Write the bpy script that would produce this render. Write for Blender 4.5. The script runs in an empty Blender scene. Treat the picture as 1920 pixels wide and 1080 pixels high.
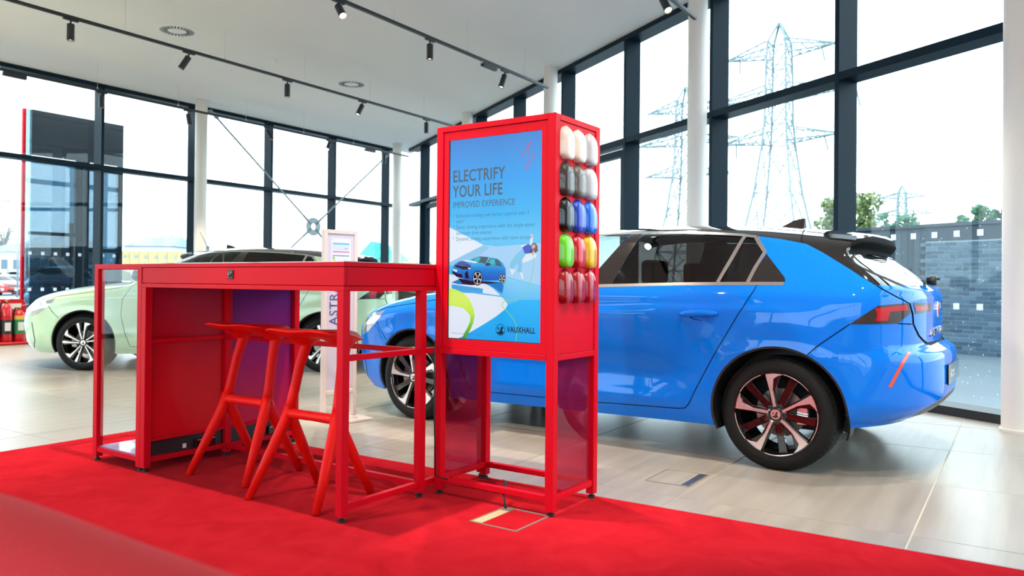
import bpy, bmesh, math, random
import numpy as np
from mathutils import Vector, Matrix
from mathutils.geometry import delaunay_2d_cdt
random.seed(7)
SC = bpy.context.scene
COL = SC.collection
PI = math.pi
R = math.radians

# ------------------------------------------------------------------ camera
cam_d = bpy.data.cameras.new('camera'); cam = bpy.data.objects.new('camera', cam_d); COL.objects.link(cam)
F_PX = 1475.3
cam_d.sensor_width = 36.0; cam_d.sensor_fit = 'HORIZONTAL'
cam_d.lens = 36.0 * F_PX / 1920
cam_d.clip_start = 0.05; cam_d.clip_end = 2000
pitch, roll = 0.0059, 0.0097
rt = Vector((1, 0, 0)); fw = Vector((0, math.cos(pitch), math.sin(pitch))); up = Vector((0, -math.sin(pitch), math.cos(pitch)))
rx = rt * math.cos(roll) + up * math.sin(roll); ux = up * math.cos(roll) - rt * math.sin(roll)
M = Matrix((rx, ux, -fw)).transposed().to_4x4(); M.translation = (0, 0, 1.0266)
cam.matrix_world = M
cam_d.shift_y = -(540 - 521.98) / 1920      # principal point sits a little above the frame centre
cam_d.dof.use_dof = True; cam_d.dof.focus_distance = 4.0; cam_d.dof.aperture_fstop = 4.0
SC.camera = cam

# ------------------------------------------------------------------ sky and exposure
w = bpy.data.worlds.new('world'); SC.world = w; w.use_nodes = True
nt = w.node_tree; bg = nt.nodes['Background']
tc = nt.nodes.new('ShaderNodeTexCoord'); sp = nt.nodes.new('ShaderNodeSeparateXYZ'); rp = nt.nodes.new('ShaderNodeValToRGB')
nt.links.new(tc.outputs['Generated'], sp.inputs[0]); nt.links.new(sp.outputs['Z'], rp.inputs[0]); nt.links.new(rp.outputs[0], bg.inputs[0])
rp.color_ramp.elements[0].position = 0.0; rp.color_ramp.elements[0].color = (0.78, 0.94, 1.0, 1)
rp.color_ramp.elements[1].position = 0.5; rp.color_ramp.elements[1].color = (0.82, 0.95, 1.0, 1)
bg.inputs[1].default_value = 3.7
SC.view_settings.view_transform = 'Standard'; SC.view_settings.look = 'None'
SC.view_settings.exposure = 0.45; SC.view_settings.gamma = 1.0; SC.view_settings.use_curve_mapping = False
SPOT_W = 88.0
SC.cycles.max_bounces = 10; SC.cycles.transparent_max_bounces = 16; SC.cycles.caustics_reflective = False; SC.cycles.caustics_refractive = False
SC.cycles.sample_clamp_indirect = 6.0

# ------------------------------------------------------------------ helpers
def lin(h):
    h = h.lstrip('#'); c = [int(h[i:i + 2], 16) / 255 for i in (0, 2, 4)]
    return tuple(x / 12.92 if x <= 0.04045 else ((x + 0.055) / 1.055) ** 2.4 for x in c)

MATS = {}
def mat(name, color, rough=0.5, metal=0.0, coat=0.0, spec=0.5, emit=None, estr=1.0, noise=None, bump=None):
    """procedural principled material; noise=(scale, amount) varies the colour, bump=(scale, strength) the relief"""
    if name in MATS: return MATS[name]
    m = bpy.data.materials.new(name); m.use_nodes = True; MATS[name] = m
    n = m.node_tree.nodes; l = m.node_tree.links; b = n['Principled BSDF']
    c = lin(color) if isinstance(color, str) else tuple(color)
    b.inputs['Base Color'].default_value = (*c, 1); b.inputs['Roughness'].default_value = rough
    b.inputs['Metallic'].default_value = metal; b.inputs['Coat Weight'].default_value = coat
    b.inputs['Coat Roughness'].default_value = 0.03; b.inputs['Specular IOR Level'].default_value = spec
    if emit is not None:
        e = lin(emit) if isinstance(emit, str) else emit
        b.inputs['Emission Color'].default_value = (*e, 1); b.inputs['Emission Strength'].default_value = estr
    if noise or bump:
        t = n.new('ShaderNodeTexCoord')
    if noise:
        s, a = noise
        nz = n.new('ShaderNodeTexNoise'); nz.inputs['Scale'].default_value = s; nz.inputs['Detail'].default_value = 5
        l.new(t.outputs['Object'], nz.inputs['Vector'])
        r = n.new('ShaderNodeValToRGB'); r.color_ramp.elements[0].position = 0.3; r.color_ramp.elements[1].position = 0.7
        r.color_ramp.elements[0].color = (*[x * (1 - a) for x in c], 1); r.color_ramp.elements[1].color = (*[min(1, x * (1 + a)) for x in c], 1)
        l.new(nz.outputs[0], r.inputs[0]); l.new(r.outputs[0], b.inputs['Base Color'])
    if bump:
        s, a = bump
        nz = n.new('ShaderNodeTexNoise'); nz.inputs['Scale'].default_value = s; nz.inputs['Detail'].default_value = 3
        l.new(t.outputs['Object'], nz.inputs['Vector'])
        bp = n.new('ShaderNodeBump'); bp.inputs['Strength'].default_value = a; bp.inputs['Distance'].default_value = 0.01
        l.new(nz.outputs[0], bp.inputs['Height']); l.new(bp.outputs[0], b.inputs['Normal'])
    return m

def glass_mat(name, tint, refl=0.08, rough=0.0, drops=False, body=None, k=0.6):
    """thin sheet: tinted transparency, a mirror share that grows at grazing angles; body=(colour, share) adds a milky film"""
    if name in MATS: return MATS[name]
    m = bpy.data.materials.new(name); m.use_nodes = True; MATS[name] = m
    n = m.node_tree.nodes; l = m.node_tree.links
    n.remove(n['Principled BSDF']); out = n['Material Output']
    tr = n.new('ShaderNodeBsdfTransparent'); tr.inputs[0].default_value = (*tint, 1)
    gl = n.new('ShaderNodeBsdfGlossy'); gl.inputs['Roughness'].default_value = rough
    lw = n.new('ShaderNodeLayerWeight'); lw.inputs['Blend'].default_value = 0.5
    pw = n.new('ShaderNodeMath'); pw.operation = 'POWER'; pw.inputs[1].default_value = 5; l.new(lw.outputs['Facing'], pw.inputs[0])
    mu = n.new('ShaderNodeMath'); mu.operation = 'MULTIPLY_ADD'; mu.inputs[1].default_value = (1 - refl) * k; mu.inputs[2].default_value = refl * k; mu.use_clamp = True
    l.new(pw.outputs[0], mu.inputs[0])
    mx = n.new('ShaderNodeMixShader'); l.new(mu.outputs[0], mx.inputs[0]); l.new(gl.outputs[0], mx.inputs[2])
    src = tr
    if body:
        df = n.new('ShaderNodeBsdfDiffuse'); df.inputs[0].default_value = (*body[0], 1)
        m2 = n.new('ShaderNodeMixShader'); m2.inputs[0].default_value = body[1]
        l.new(tr.outputs[0], m2.inputs[1]); l.new(df.outputs[0], m2.inputs[2]); src = m2
    if drops:
        t = n.new('ShaderNodeTexCoord'); v = n.new('ShaderNodeTexVoronoi'); v.inputs['Scale'].default_value = 22
        l.new(t.outputs['Object'], v.inputs['Vector'])
        lt = n.new('ShaderNodeMath'); lt.operation = 'LESS_THAN'; lt.inputs[1].default_value = 0.075
        l.new(v.outputs['Distance'], lt.inputs[0])
        wn = n.new('ShaderNodeTexWhiteNoise'); l.new(v.outputs['Position'], wn.inputs['Vector'])
        g2 = n.new('ShaderNodeMath'); g2.operation = 'GREATER_THAN'; g2.inputs[1].default_value = 0.62; l.new(wn.outputs[0], g2.inputs[0])
        a = n.new('ShaderNodeMath'); a.operation = 'MULTIPLY'; l.new(lt.outputs[0], a.inputs[0]); l.new(g2.outputs[0], a.inputs[1])
        td = n.new('ShaderNodeBsdfTranslucent'); td.inputs[0].default_value = (0.9, 0.95, 1, 1)
        m3 = n.new('ShaderNodeMixShader'); l.new(a.outputs[0], m3.inputs[0]); l.new(src.outputs[0], m3.inputs[1]); l.new(td.outputs[0], m3.inputs[2]); src = m3
    l.new(src.outputs[0], mx.inputs[1]); l.new(mx.outputs[0], out.inputs[0])
    return m

class MB:
    """collects faces, builds them as one mesh object"""
    def __init__(s): s.v = []; s.f = []
    def add(s, vs, fs):
        o = len(s.v); s.v += [tuple(v) for v in vs]; s.f += [tuple(o + i for i in f) for f in fs]; return s
    def box(s, x0, x1, y0, y1, z0, z1):
        vs = [(x, y, z) for z in (z0, z1) for y in (y0, y1) for x in (x0, x1)]
        return s.add(vs, [(0, 2, 3, 1), (4, 5, 7, 6), (0, 1, 5, 4), (2, 6, 7, 3), (0, 4, 6, 2), (1, 3, 7, 5)])
    def beam(s, p, q, w, h=None, upv=(0, 0, 1)):
        h = h or w; p = Vector(p); q = Vector(q); d = (q - p).normalized(); u = Vector(upv)
        if abs(d.dot(u)) > 0.98: u = Vector((1, 0, 0))
        a = d.cross(u).normalized() * (w / 2); b = a.cross(d).normalized() * (h / 2)
        vs = [p - a - b, p + a - b, p + a + b, p - a + b, q - a - b, q + a - b, q + a + b, q - a + b]
        return s.add(vs, [(3, 2, 1, 0), (4, 5, 6, 7), (0, 1, 5, 4), (1, 2, 6, 5), (2, 3, 7, 6), (3, 0, 4, 7)])
    def tube(s, pts, rad, n=10, cap=True, sq=1.0):
        pts = [Vector(p) for p in pts]; k = len(pts); rad = rad if hasattr(rad, '__len__') else [rad] * k
        o = len(s.v); prev = None
        for i, p in enumerate(pts):
            d = (pts[min(i + 1, k - 1)] - pts[max(i - 1, 0)]).normalized()
            if prev is None:
                u = Vector((0, 0, 1)) if abs(d.z) < 0.9 else Vector((1, 0, 0)); a = d.cross(u).normalized()
            else: a = (prev - d * prev.dot(d)).normalized()
            prev = a; b = d.cross(a)
            for j in range(n):
                t = 2 * PI * j / n; r = rad[i]
                r1, r2 = (r if not hasattr(r, '__len__') else r[0]), (r if not hasattr(r, '__len__') else r[1])
                s.v.append(tuple(p + a * math.cos(t) * r1 + b * math.sin(t) * r2))
        for i in range(k - 1):
            for j in range(n):
                s.f.append((o + i * n + j, o + i * n + (j + 1) % n, o + (i + 1) * n + (j + 1) % n, o + (i + 1) * n + j))
        if cap:
            s.f.append(tuple(o + j for j in reversed(range(n)))); s.f.append(tuple(o + (k - 1) * n + j for j in range(n)))
        return s
    def lathe(s, prof, n=32, axis='z', c=(0, 0, 0), cap=False):
        """prof: list of (radius, height) revolved about axis through c"""
        o = len(s.v)
        for r, h in prof:
            for j in range(n):
                t = 2 * PI * j / n; x, y = r * math.cos(t), r * math.sin(t)
                p = (x, y, h) if axis == 'z' else ((x, h, y) if axis == 'y' else (h, x, y))
                s.v.append((p[0] + c[0], p[1] + c[1], p[2] + c[2]))
        for i in range(len(prof) - 1):
            for j in range(n):
                s.f.append((o + i * n + j, o + i * n + (j + 1) % n, o + (i + 1) * n + (j + 1) % n, o + (i + 1) * n + j))
        if cap:
            s.f.append(tuple(o + j for j in range(n))); s.f.append(tuple(o + (len(prof) - 1) * n + j for j in range(n)))
        return s
    def prism(s, poly, h0, h1, axis='z'):
        n = len(poly)
        def P(a, b, h): return (a, b, h) if axis == 'z' else ((a, h, b) if axis == 'y' else (h, a, b))
        vs = [P(a, b, h0) for a, b in poly] + [P(a, b, h1) for a, b in poly]
        return s.add(vs, [tuple(reversed(range(n))), tuple(range(n, 2 * n))] + [(i, (i + 1) % n, n + (i + 1) % n, n + i) for i in range(n)])
    def build(s, name, m, parent=None, smooth=False, bevel=0.0, seg=1, sub=0, autosmooth=None):
        me = bpy.data.meshes.new(name); me.from_pydata(s.v, [], s.f)
        bm = bmesh.new(); bm.from_mesh(me)
        bmesh.ops.recalc_face_normals(bm, faces=bm.faces)
        if bevel: bmesh.ops.bevel(bm, geom=list(bm.edges), offset=bevel, segments=seg, affect='EDGES', profile=0.5, clamp_overlap=True)
        bm.to_mesh(me); bm.free()
        if smooth or autosmooth:
            me.polygons.foreach_set('use_smooth', [True] * len(me.polygons))
        if autosmooth:
            me.set_sharp_from_angle(angle=R(autosmooth))
        me.materials.append(m)
        o = bpy.data.objects.new(name, me); COL.objects.link(o)
        if parent: o.parent = parent
        if sub:
            md = o.modifiers.new('sub', 'SUBSURF'); md.levels = sub; md.render_levels = sub
        return o

def empty(name, loc=(0, 0, 0), rz=0.0, parent=None):
    o = bpy.data.objects.new(name, None); COL.objects.link(o); o.location = loc; o.rotation_euler = (0, 0, rz)
    o.empty_display_size = 0.1
    if parent: o.parent = parent
    return o
def tag(o, label=None, cat=None, group=None, kind=None):
    if label: o['label'] = label
    if cat: o['category'] = cat
    if group: o['group'] = group
    if kind: o['kind'] = kind
    return o
def copy_tree(o, parent=None):
    c = o.copy(); COL.objects.link(c); c.parent = parent
    for ch in [x for x in o.children]: copy_tree(ch, c)
    return c
def text(body, size, m, parent, loc, rot, width=None, bold=0.0, align='LEFT', name='lettering', extrude=0.0):
    cu = bpy.data.curves.new(name, 'FONT'); cu.body = body; cu.size = size; cu.offset = bold; cu.extrude = extrude
    cu.align_x = align; cu.space_character = 1.06; cu.resolution_u = 3; cu.materials.append(m)
    o = bpy.data.objects.new(name, cu); COL.objects.link(o); o.parent = parent; o.location = loc; o.rotation_euler = rot
    bpy.context.view_layer.update()
    me = bpy.data.meshes.new_from_object(o.evaluated_get(bpy.context.evaluated_depsgraph_get())); bpy.data.objects.remove(o); bpy.data.curves.remove(cu)
    o = bpy.data.objects.new(name, me); COL.objects.link(o); o.parent = parent; o.location = loc; o.rotation_euler = rot
    if not me.materials: me.materials.append(m)
    if width and len(me.vertices):
        xs = [v.co.x for v in me.vertices]; k = width / max(max(xs) - min(xs), 1e-4)
        for v in me.vertices: v.co.x *= k
    return o

# room directions: the tile grid and back wall run along dB, the skewed window wall along dR
def az(a): return Vector((math.sin(R(a)), math.cos(R(a)), 0))
dB = az(33.0); nB = az(123.0)
dR = az(-24.1); nR = az(65.9)
def nd(n, d, z=0.0): v = nB * n + dB * d; return Vector((v.x, v.y, z))
def rs(s, o, z=0.0): v = nR * o + dR * s; return Vector((v.x, v.y, z))
RZ_B = R(90 - 33.0)        # local x = dB
RZ_R = R(90 + 24.1)        # local x = dR, local y = -nR
CEIL = 4.45

# ------------------------------------------------------------------ materials
M_red = mat('red_lacquer', (0.57, 0.001, 0.012), 0.45, spec=0.10)
M_redp = mat('red_plastic', (0.70, 0.008, 0.006), 0.45, spec=0.15)
M_dark = mat('anthracite_frame', (0.0045, 0.016, 0.027), 0.45, spec=0.12)
M_black = mat('black_metal', (0.012, 0.012, 0.013), 0.45)
M_blackg = mat('gloss_black', (0.006, 0.005, 0.005), 0.06, coat=1.0)
M_rubber = mat('rubber', (0.007, 0.007, 0.007), 0.6, spec=0.22, bump=(60, 0.15))
M_white = mat('white_paint', (0.80, 0.77, 0.74), 0.5)
M_col = mat('column_paint', (0.80, 0.74, 0.67), 0.45, noise=(1.2, 0.02))
M_steel = mat('brushed_steel', (0.62, 0.62, 0.60), 0.3, metal=1.0)
M_chrome = mat('satin_chrome', (0.72, 0.70, 0.66), 0.22, metal=1.0)
M_wallp = mat('grey_wall_paint', (0.62, 0.58, 0.52), 0.7)
M_ceil = mat('ceiling_paint', (0.93, 0.91, 0.88), 0.8, noise=(0.5, 0.015))
M_glass = glass_mat('window_glass', (0.94, 0.975, 0.99), refl=0.045, k=0.4)
M_glassd = glass_mat('window_glass_with_rain', (0.93, 0.97, 0.985), refl=0.045, drops=True, k=0.4)
M_clear = glass_mat('clear_acrylic', (0.95, 0.95, 0.96), refl=0.05)
M_film = mat('white_film', (0.85, 0.89, 0.93), 0.6)
_n = M_film.node_tree.nodes; _l = M_film.node_tree.links; _t = _n.new('ShaderNodeBsdfTranslucent'); _t.inputs[0].default_value = (0.85, 0.89, 0.93, 1)
_m = _n.new('ShaderNodeMixShader'); _m.inputs[0].default_value = 0.6; _l.new(_n['Principled BSDF'].outputs[0], _m.inputs[1]); _l.new(_t.outputs[0], _m.inputs[2]); _l.new(_m.outputs[0], _n['Material Output'].inputs[0])

# ------------------------------------------------------------------ room shell
M_tile = mat('stone_tile', '#b9ac9c', 0.32, noise=(1.6, 0.07))
def tile_nodes():
    m = M_tile; n = m.node_tree.nodes; l = m.node_tree.links; b = n['Principled BSDF']
    t = n.new('ShaderNodeTexCoord'); mp = n.new('ShaderNodeMapping'); mp.inputs['Scale'].default_value = (0.5, 7, 1)
    l.new(t.outputs['Object'], mp.inputs[0])
    nz = n.new('ShaderNodeTexNoise'); nz.inputs['Scale'].default_value = 2.2; nz.inputs['Detail'].default_value = 6
    oi = n.new('ShaderNodeObjectInfo'); nz.noise_dimensions = '4D'; mu = n.new('ShaderNodeMath'); mu.operation = 'MULTIPLY'; mu.inputs[1].default_value = 40
    l.new(oi.outputs['Random'], mu.inputs[0]); l.new(mu.outputs[0], nz.inputs['W']); l.new(mp.outputs[0], nz.inputs['Vector'])
    r = n.new('ShaderNodeValToRGB'); e = r.color_ramp.elements
    e[0].position = 0.3; e[0].color = (*lin('#8f877d'), 1); e[1].position = 0.72; e[1].color = (*lin('#a59d93'), 1)
    l.new(nz.outputs[0], r.inputs[0]); l.new(r.outputs[0], b.inputs['Base Color'])
tile_nodes()
M_grout = mat('grout', '#c8bca6', 0.8)
NB0, RO0, DL, NF = -13.72, 6.06, -7.0, 7.0
def d_on_right(n, o): return (o - n * nR.dot(nB)) / nR.dot(dB)
room_poly = [(NB0, DL), (NB0, d_on_right(NB0, RO0)), (NF, d_on_right(NF, RO0)), (NF, DL)]
def room_slab(name, z0, z1, m):
    poly = [tuple(nd(n, d)[:2]) for n, d in room_poly]
    o = MB().prism(poly, z0, z1).build(name, m); tag(o, kind='structure'); return o
floor = room_slab('floor', -0.14, -0.003, M_grout)
ceiling = room_slab('ceiling', CEIL, CEIL + 0.2, M_ceil)
CAR_N0, CAR_N1, CAR_D0, CAR_D1 = -5.03, 3.2, -0.6, 3.405
TS = 1.015
tile_me = None
cands = []
for i in range(-16, 12):
    for j in range(-4, 22):
        n0, d0 = -0.38 + i * TS, 3.63 + (j - 6) * TS
        corners = [(n0, d0), (n0 + TS, d0), (n0, d0 + TS), (n0 + TS, d0 + TS)]
        if n0 < NB0 + 0.02 or max(nR.dot(nd(*c)) for c in corners) > RO0 - 0.03: continue
        if all(CAR_N0 < c[0] < CAR_N1 and CAR_D0 < c[1] < CAR_D1 for c in corners): continue
        c = nd(n0 + TS / 2, d0 + TS / 2)
        if c.y < 1.5 or abs(c.x / c.y) > 0.72 + 0.8 / c.y: continue
        cands.append((c.length, c))
cands.sort(key=lambda t: t[0])
far = MB(); h = TS / 2 - 0.0025
for k, (dist, c) in enumerate(cands):
    if k < 300:
        if tile_me is None:
            o = MB().box(-h, h, -h, h, -0.012, 0).build('tile', M_tile, floor, bevel=0.0015); tile_me = o.data
        else:
            o = bpy.data.objects.new('tile', tile_me); COL.objects.link(o); o.parent = floor
        o.location = c; o.rotation_euler = (0, 0, RZ_B + random.choice((0, PI)))
    else:
        far.add([c + dB * a * h + nB * b * h for a, b in ((-1, -1), (1, -1), (1, 1), (-1, 1))], [(0, 1, 2, 3)])
if far.f: tag(far.build('tile', M_tile, floor), kind='stuff')
# edge pieces against the skewed window wall: cut tiles
def clip_poly(poly, keep):
    out = []
    for i in range(len(poly)):
        a, b = poly[i], poly[(i + 1) % len(poly)]; ka, kb = keep(a), keep(b)
        if ka >= 0: out.append(a)
        if (ka >= 0) != (kb >= 0):
            t = ka / (ka - kb); out.append(a + (b - a) * t)
    return out
for i in range(-14, 12):
    for j in range(-4, 24):
        n0, d0 = -0.38 + i * TS + 0.0025, 3.63 + (j - 6) * TS + 0.0025; q = TS - 0.005
        P4 = [nd(n0, d0), nd(n0 + q, d0), nd(n0 + q, d0 + q), nd(n0, d0 + q)]
        off = [nR.dot(p) for p in P4]
        if min(off) > RO0 - 0.05 or max(off) <= RO0 - 0.03: continue
        pl = clip_poly(P4, lambda p: RO0 - 0.03 - nR.dot(p)); c = sum(pl, Vector()) / len(pl)
        if c.y < 1.5 or abs(c.x / c.y) > 0.75: continue
        MB().prism([tuple(p[:2]) for p in pl], -0.012, 0).build('tile', M_tile, floor)

def wall_from(name, a, b, thick, m=None):
    a = Vector(a); b = Vector(b); d = (b - a).normalized(); p = Vector((-d.y, d.x, 0)) * thick
    vs = [v + Vector((0, 0, z)) for z in (0, CEIL) for v in (a, b, b + p, a + p)]
    o = MB().add(vs, [(3, 2, 1, 0), (4, 5, 6, 7), (0, 1, 5, 4), (1, 2, 6, 5), (2, 3, 7, 6), (3, 0, 4, 7)]).build(name, m or M_wallp)
    return tag(o, kind='structure')
pc = [nd(n, d) for n, d in room_poly]
wall_from('wall_front', pc[2], pc[3], 0.2)

# glazed walls: fins, transoms, header, sill and panes, built in a frame with x along the wall and y = 0 at the inner face
def glazed_wall(name, origin, rz, sgn, xs, x0, x1, tz, win_start, marks, rain):
    root = tag(empty(name, origin, rz), kind='structure'); k = win_start
    Y = lambda a, b: (min(sgn * a, sgn * b), max(sgn * a, sgn * b))
    for i, x in enumerate(xs):
        MB().box(x - 0.027, x + 0.027, *Y(0, 0.24), 0.05, CEIL - 0.05).build('mullion', M_dark, root, bevel=0.003)
    MB().box(x0, x1, *Y(0, 0.26), CEIL - 0.07, CEIL - 0.002).build('header', M_dark, root)
    MB().box(x0, x1, *Y(-0.02, 0.26), 0, 0.07).build('sill', M_black, root)
    edges = [x0] + list(xs) + [x1]
    for a, b in zip(edges[:-1], edges[1:]):
        if b - a < 0.1: continue
        MB().box(a + 0.027, b - 0.027, *Y(0.003, 0.24), tz - 0.075, tz).build('transom', M_dark, root, bevel=0.003)
        wr = tag(empty('window_%d' % k, (0, 0, 0), 0, root), kind='structure'); k += 1
        gm = M_glassd if rain and abs((a + b) / 2 - rain) < 1.0 else M_glass
        MB().box(a + 0.02, b - 0.02, *Y(0.215, 0.222), 0.06, tz - 0.03).build('pane', gm, wr)
        MB().box(a + 0.02, b - 0.02, *Y(0.215, 0.222), tz - 0.03, CEIL - 0.06).build('pane', gm, wr)
        for (m0, m1, zs) in marks:
            for z in zs:
                st = math.ceil((a + 0.09 - m0) / 0.205)
                x = m0 + st * 0.205
                while x < b - 0.09:
                    if x < m1: MB().box(x - 0.026, x + 0.026, *Y(0.211, 0.2145), z - 0.026, z + 0.026).build('marker', M_film, wr)
                    x += 0.205
    return root
wall_right = glazed_wall('wall_right', nR * 5.8, RZ_R, -1, [1.80 + 1.86 * k for k in range(0, 10)], -4.2, 19.55, 3.04, 1, [(4.03, 7.3, (1.47, 0.87))], 4.6)
wall_back = glazed_wall('wall_back', nB * -13.55, RZ_B, 1, [5.789 + 1.856 * k for k in range(-6, 6)], DL, 15.55, 3.03, 20, [(6.15, 10.0, (1.445, 0.845))], None)
wall_left = glazed_wall('wall_left', dB * DL, R(90 - 303.0), 1, [-5.2 + 1.86 * k for k in range(0, 10)], -NF, 13.4, 3.04, 40, [], None)  # out of view; glazed to bring more daylight to the ceiling
# door frames standing in the window wall
def door(nm, s0, s1, h):
    r = tag(empty(nm, nR * 5.8, RZ_R), kind='structure')
    for a in (s0, s1 - 0.09): MB().box(a, a + 0.09, -0.20, -0.1, 0.07, h).build('stile', M_dark, r, bevel=0.003)
    MB().box(s0 + 0.09, s1 - 0.09, -0.20, -0.1, h - 0.1, h).build('head_rail', M_dark, r, bevel=0.003)
    MB().box(s0 + 0.09, s1 - 0.09, -0.20, -0.1, 0.07, 0.3).build('kick_rail', M_dark, r, bevel=0.003)
    MB().box(s0 + 0.08, s1 - 0.08, -0.155, -0.149, 0.28, h - 0.08).build('pane', M_glass, r)
    MB().tube([(s1 - 0.16, -0.08, 0.9), (s1 - 0.16, -0.03, 0.95), (s1 - 0.16, -0.03, 1.3), (s1 - 0.16, -0.08, 1.35)], 0.014).build('handle', M_steel, r, smooth=True)
door('door_1', 9.40, 11.0, 2.92)
door('door_2', 17.0, 18.42, 2.92)

# round columns inside the glass
def column(p, lab):
    t = tag(empty('column', p), lab, kind='structure')
    MB().lathe([(0.11, 0), (0.11, CEIL)], 40).build('shaft', M_col, t, autosmooth=40)
    MB().lathe([(0.11, 0), (0.122, 0), (0.122, 0.02), (0.11, 0.022)], 40).build('base_ring', M_col, t, autosmooth=30)
for s_, lab in ((3.66, 'round cream column at the end of the rain-spotted window'), (7.39, 'round cream column rising behind the blue hatchback roof'), (11.14, 'round cream column rising behind the red display totem'), (14.85, 'round cream column beyond the red display totem, mostly hidden')):
    column(rs(s_, 5.62), lab)
column(nd(-13.1, 9.29), 'round cream column behind the pale green hatchback')
column(nd(-13.0, 14.75), 'round cream column in the far corner of the glazed walls')

# ------------------------------------------------------------------ carpet
M_carpet = mat('red_carpet', '#c4121f', 0.95, spec=0.0)
def carpet_nodes():
    n = M_carpet.node_tree.nodes; l = M_carpet.node_tree.links; b = n['Principled BSDF']
    t = n.new('ShaderNodeTexCoord')
    a = n.new('ShaderNodeTexNoise'); a.inputs['Scale'].default_value = 5; a.inputs['Detail'].default_value = 4; a.inputs['Distortion'].default_value = 1.2
    f = n.new('ShaderNodeTexNoise'); f.inputs['Scale'].default_value = 420; f.inputs['Detail'].default_value = 2
    l.new(t.outputs['Object'], a.inputs['Vector']); l.new(t.outputs['Object'], f.inputs['Vector'])
    ad = n.new('ShaderNodeMath'); ad.operation = 'ADD'; l.new(a.outputs[0], ad.inputs[0])
    ml = n.new('ShaderNodeMath'); ml.operation = 'MULTIPLY'; ml.inputs[1].default_value = 0.6; l.new(f.outputs[0], ml.inputs[0]); l.new(ml.outputs[0], ad.inputs[1])
    r = n.new('ShaderNodeValToRGB'); e = r.color_ramp.elements
    e[0].position = 0.55; e[0].color = (0.37, 0.006, 0.013, 1); e[1].position = 1.05; e[1].color = (0.47, 0.012, 0.022, 1)
    l.new(ad.outputs[0], r.inputs[0]); l.new(r.outputs[0], b.inputs['Base Color'])
    bp = n.new('ShaderNodeBump'); bp.inputs['Strength'].default_value = 0.5; bp.inputs['Distance'].default_value = 0.004
    l.new(f.outputs[0], bp.inputs['Height']); l.new(bp.outputs[0], b.inputs['Normal'])
    b.inputs['Sheen Weight'].default_value = 0.04; b.inputs['Sheen Tint'].default_value = (1, 0.35, 0.33, 1)
carpet_nodes()
cp = empty('carpet', nd(0, 0), RZ_B)      # local x = d, local y = -n
tag(cp, 'large bright red carpet under the table, stools and display totem', 'carpet')
MB().box(CAR_D0, CAR_D1, -CAR_N1, -CAR_N0, 0.0, 0.006).build('pile', M_carpet, cp)
M_trim = mat('grey_trim', '#8d8a86', 0.5)
MB().box(CAR_D1, CAR_D1 + 0.018, -CAR_N1, -CAR_N0 + 0.018, 0.0, 0.005).build('edge_trim', M_trim, cp, bevel=0.002)
MB().box(CAR_D0, CAR_D1, -CAR_N0, -CAR_N0 + 0.018, 0.0, 0.005).build('edge_trim', M_trim, cp, bevel=0.002)

# ------------------------------------------------------------------ ceiling fittings
M_vent = mat('vent_white', (0.9, 0.9, 0.9), 0.45); M_hole = mat('vent_dark', '#2a2b2d', 0.8)
vent = empty('ceiling_vent', (-4.63, 10.78, CEIL)); tag(vent, 'round swirl ceiling vent between the first and second light tracks, nearer the camera', 'ceiling vent', 'round swirl vents in the ceiling')
MB().lathe([(0.0, -0.012), (0.235, -0.012), (0.26, -0.003), (0.26, 0.0)], 48).build('face_plate', M_vent, vent, autosmooth=50)
slot = None
for k in range(28):
    if slot is None:
        o = MB().box(0.125, 0.222, -0.0085, 0.0085, -0.0145, -0.006).build('slot', M_hole, vent); slot = o
    else:
        o = slot.copy(); COL.objects.link(o)
    o.rotation_euler = (0, 0, 2 * PI * k / 28 + 0.05)
MB().lathe([(0.0, -0.02), (0.09, -0.02), (0.105, -0.012)], 40).build('hub_disc', M_vent, vent, autosmooth=50)
v2 = copy_tree(vent); v2.location = (-2.81, 13.6, CEIL); tag(v2, 'round swirl ceiling vent seen above the totem, farther from the camera')
sd = empty('smoke_detector', (-3.73, 12.2, CEIL)); tag(sd, 'small white smoke detector on the ceiling between two light tracks', 'smoke detector')
MB().lathe([(0.0, -0.045), (0.03, -0.042), (0.036, -0.03), (0.055, -0.022), (0.058, 0)], 24).build('housing', M_vent, sd, smooth=True)

TZ = 4.0
M_plug0 = mat('grip_white', '#e4e0da', 0.4)
M_lens = mat('lamp_lens', (1, 0.9, 0.75), 0.3, emit=(1.0, 0.80, 0.55), estr=14)
tracks = [(-12.3, -3.5, 14.35), (-9.15, -3.5, 12.35), (-6.1, -3.5, 10.35), (-3.1, -3.5, 8.5), (-0.05, -3.5, 6.4)]
tl = ['black ceiling light track running along the far glazed wall', 'long black light track crossing the ceiling from the top left corner', 'black light track that ends at the column behind the totem', 'black light track above the table, out of the upper edge', 'black light track above the blue hatchback, out of the upper edge']
for (n, d0, d1), lb in zip(tracks, tl):
    t = empty('light_track', nd(n, 0, TZ), RZ_B); tag(t, lb, 'light track', 'suspended light tracks')
    r = MB().box(d0, d1, -0.019, 0.019, 0.0, 0.036).build('rail', M_black, t, bevel=0.002)
    d = d0 + 0.4; wire = None
    while d < d1:
        if wire is None:
            wire = MB().tube([(0, 0, 0.03), (0, 0, CEIL - TZ)], 0.0018, 6).build('wire', M_steel, t)
            grip = MB().lathe([(0.012, 0.036), (0.008, 0.055), (0.003, 0.07), (0.0, 0.07)], 12).build('wire_grip', M_plug0, wire, smooth=True)
            wire.location = (d, 0, 0)
        else:
            c = copy_tree(wire, t); c.location = (d, 0, 0)
        d += 1.42
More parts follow.
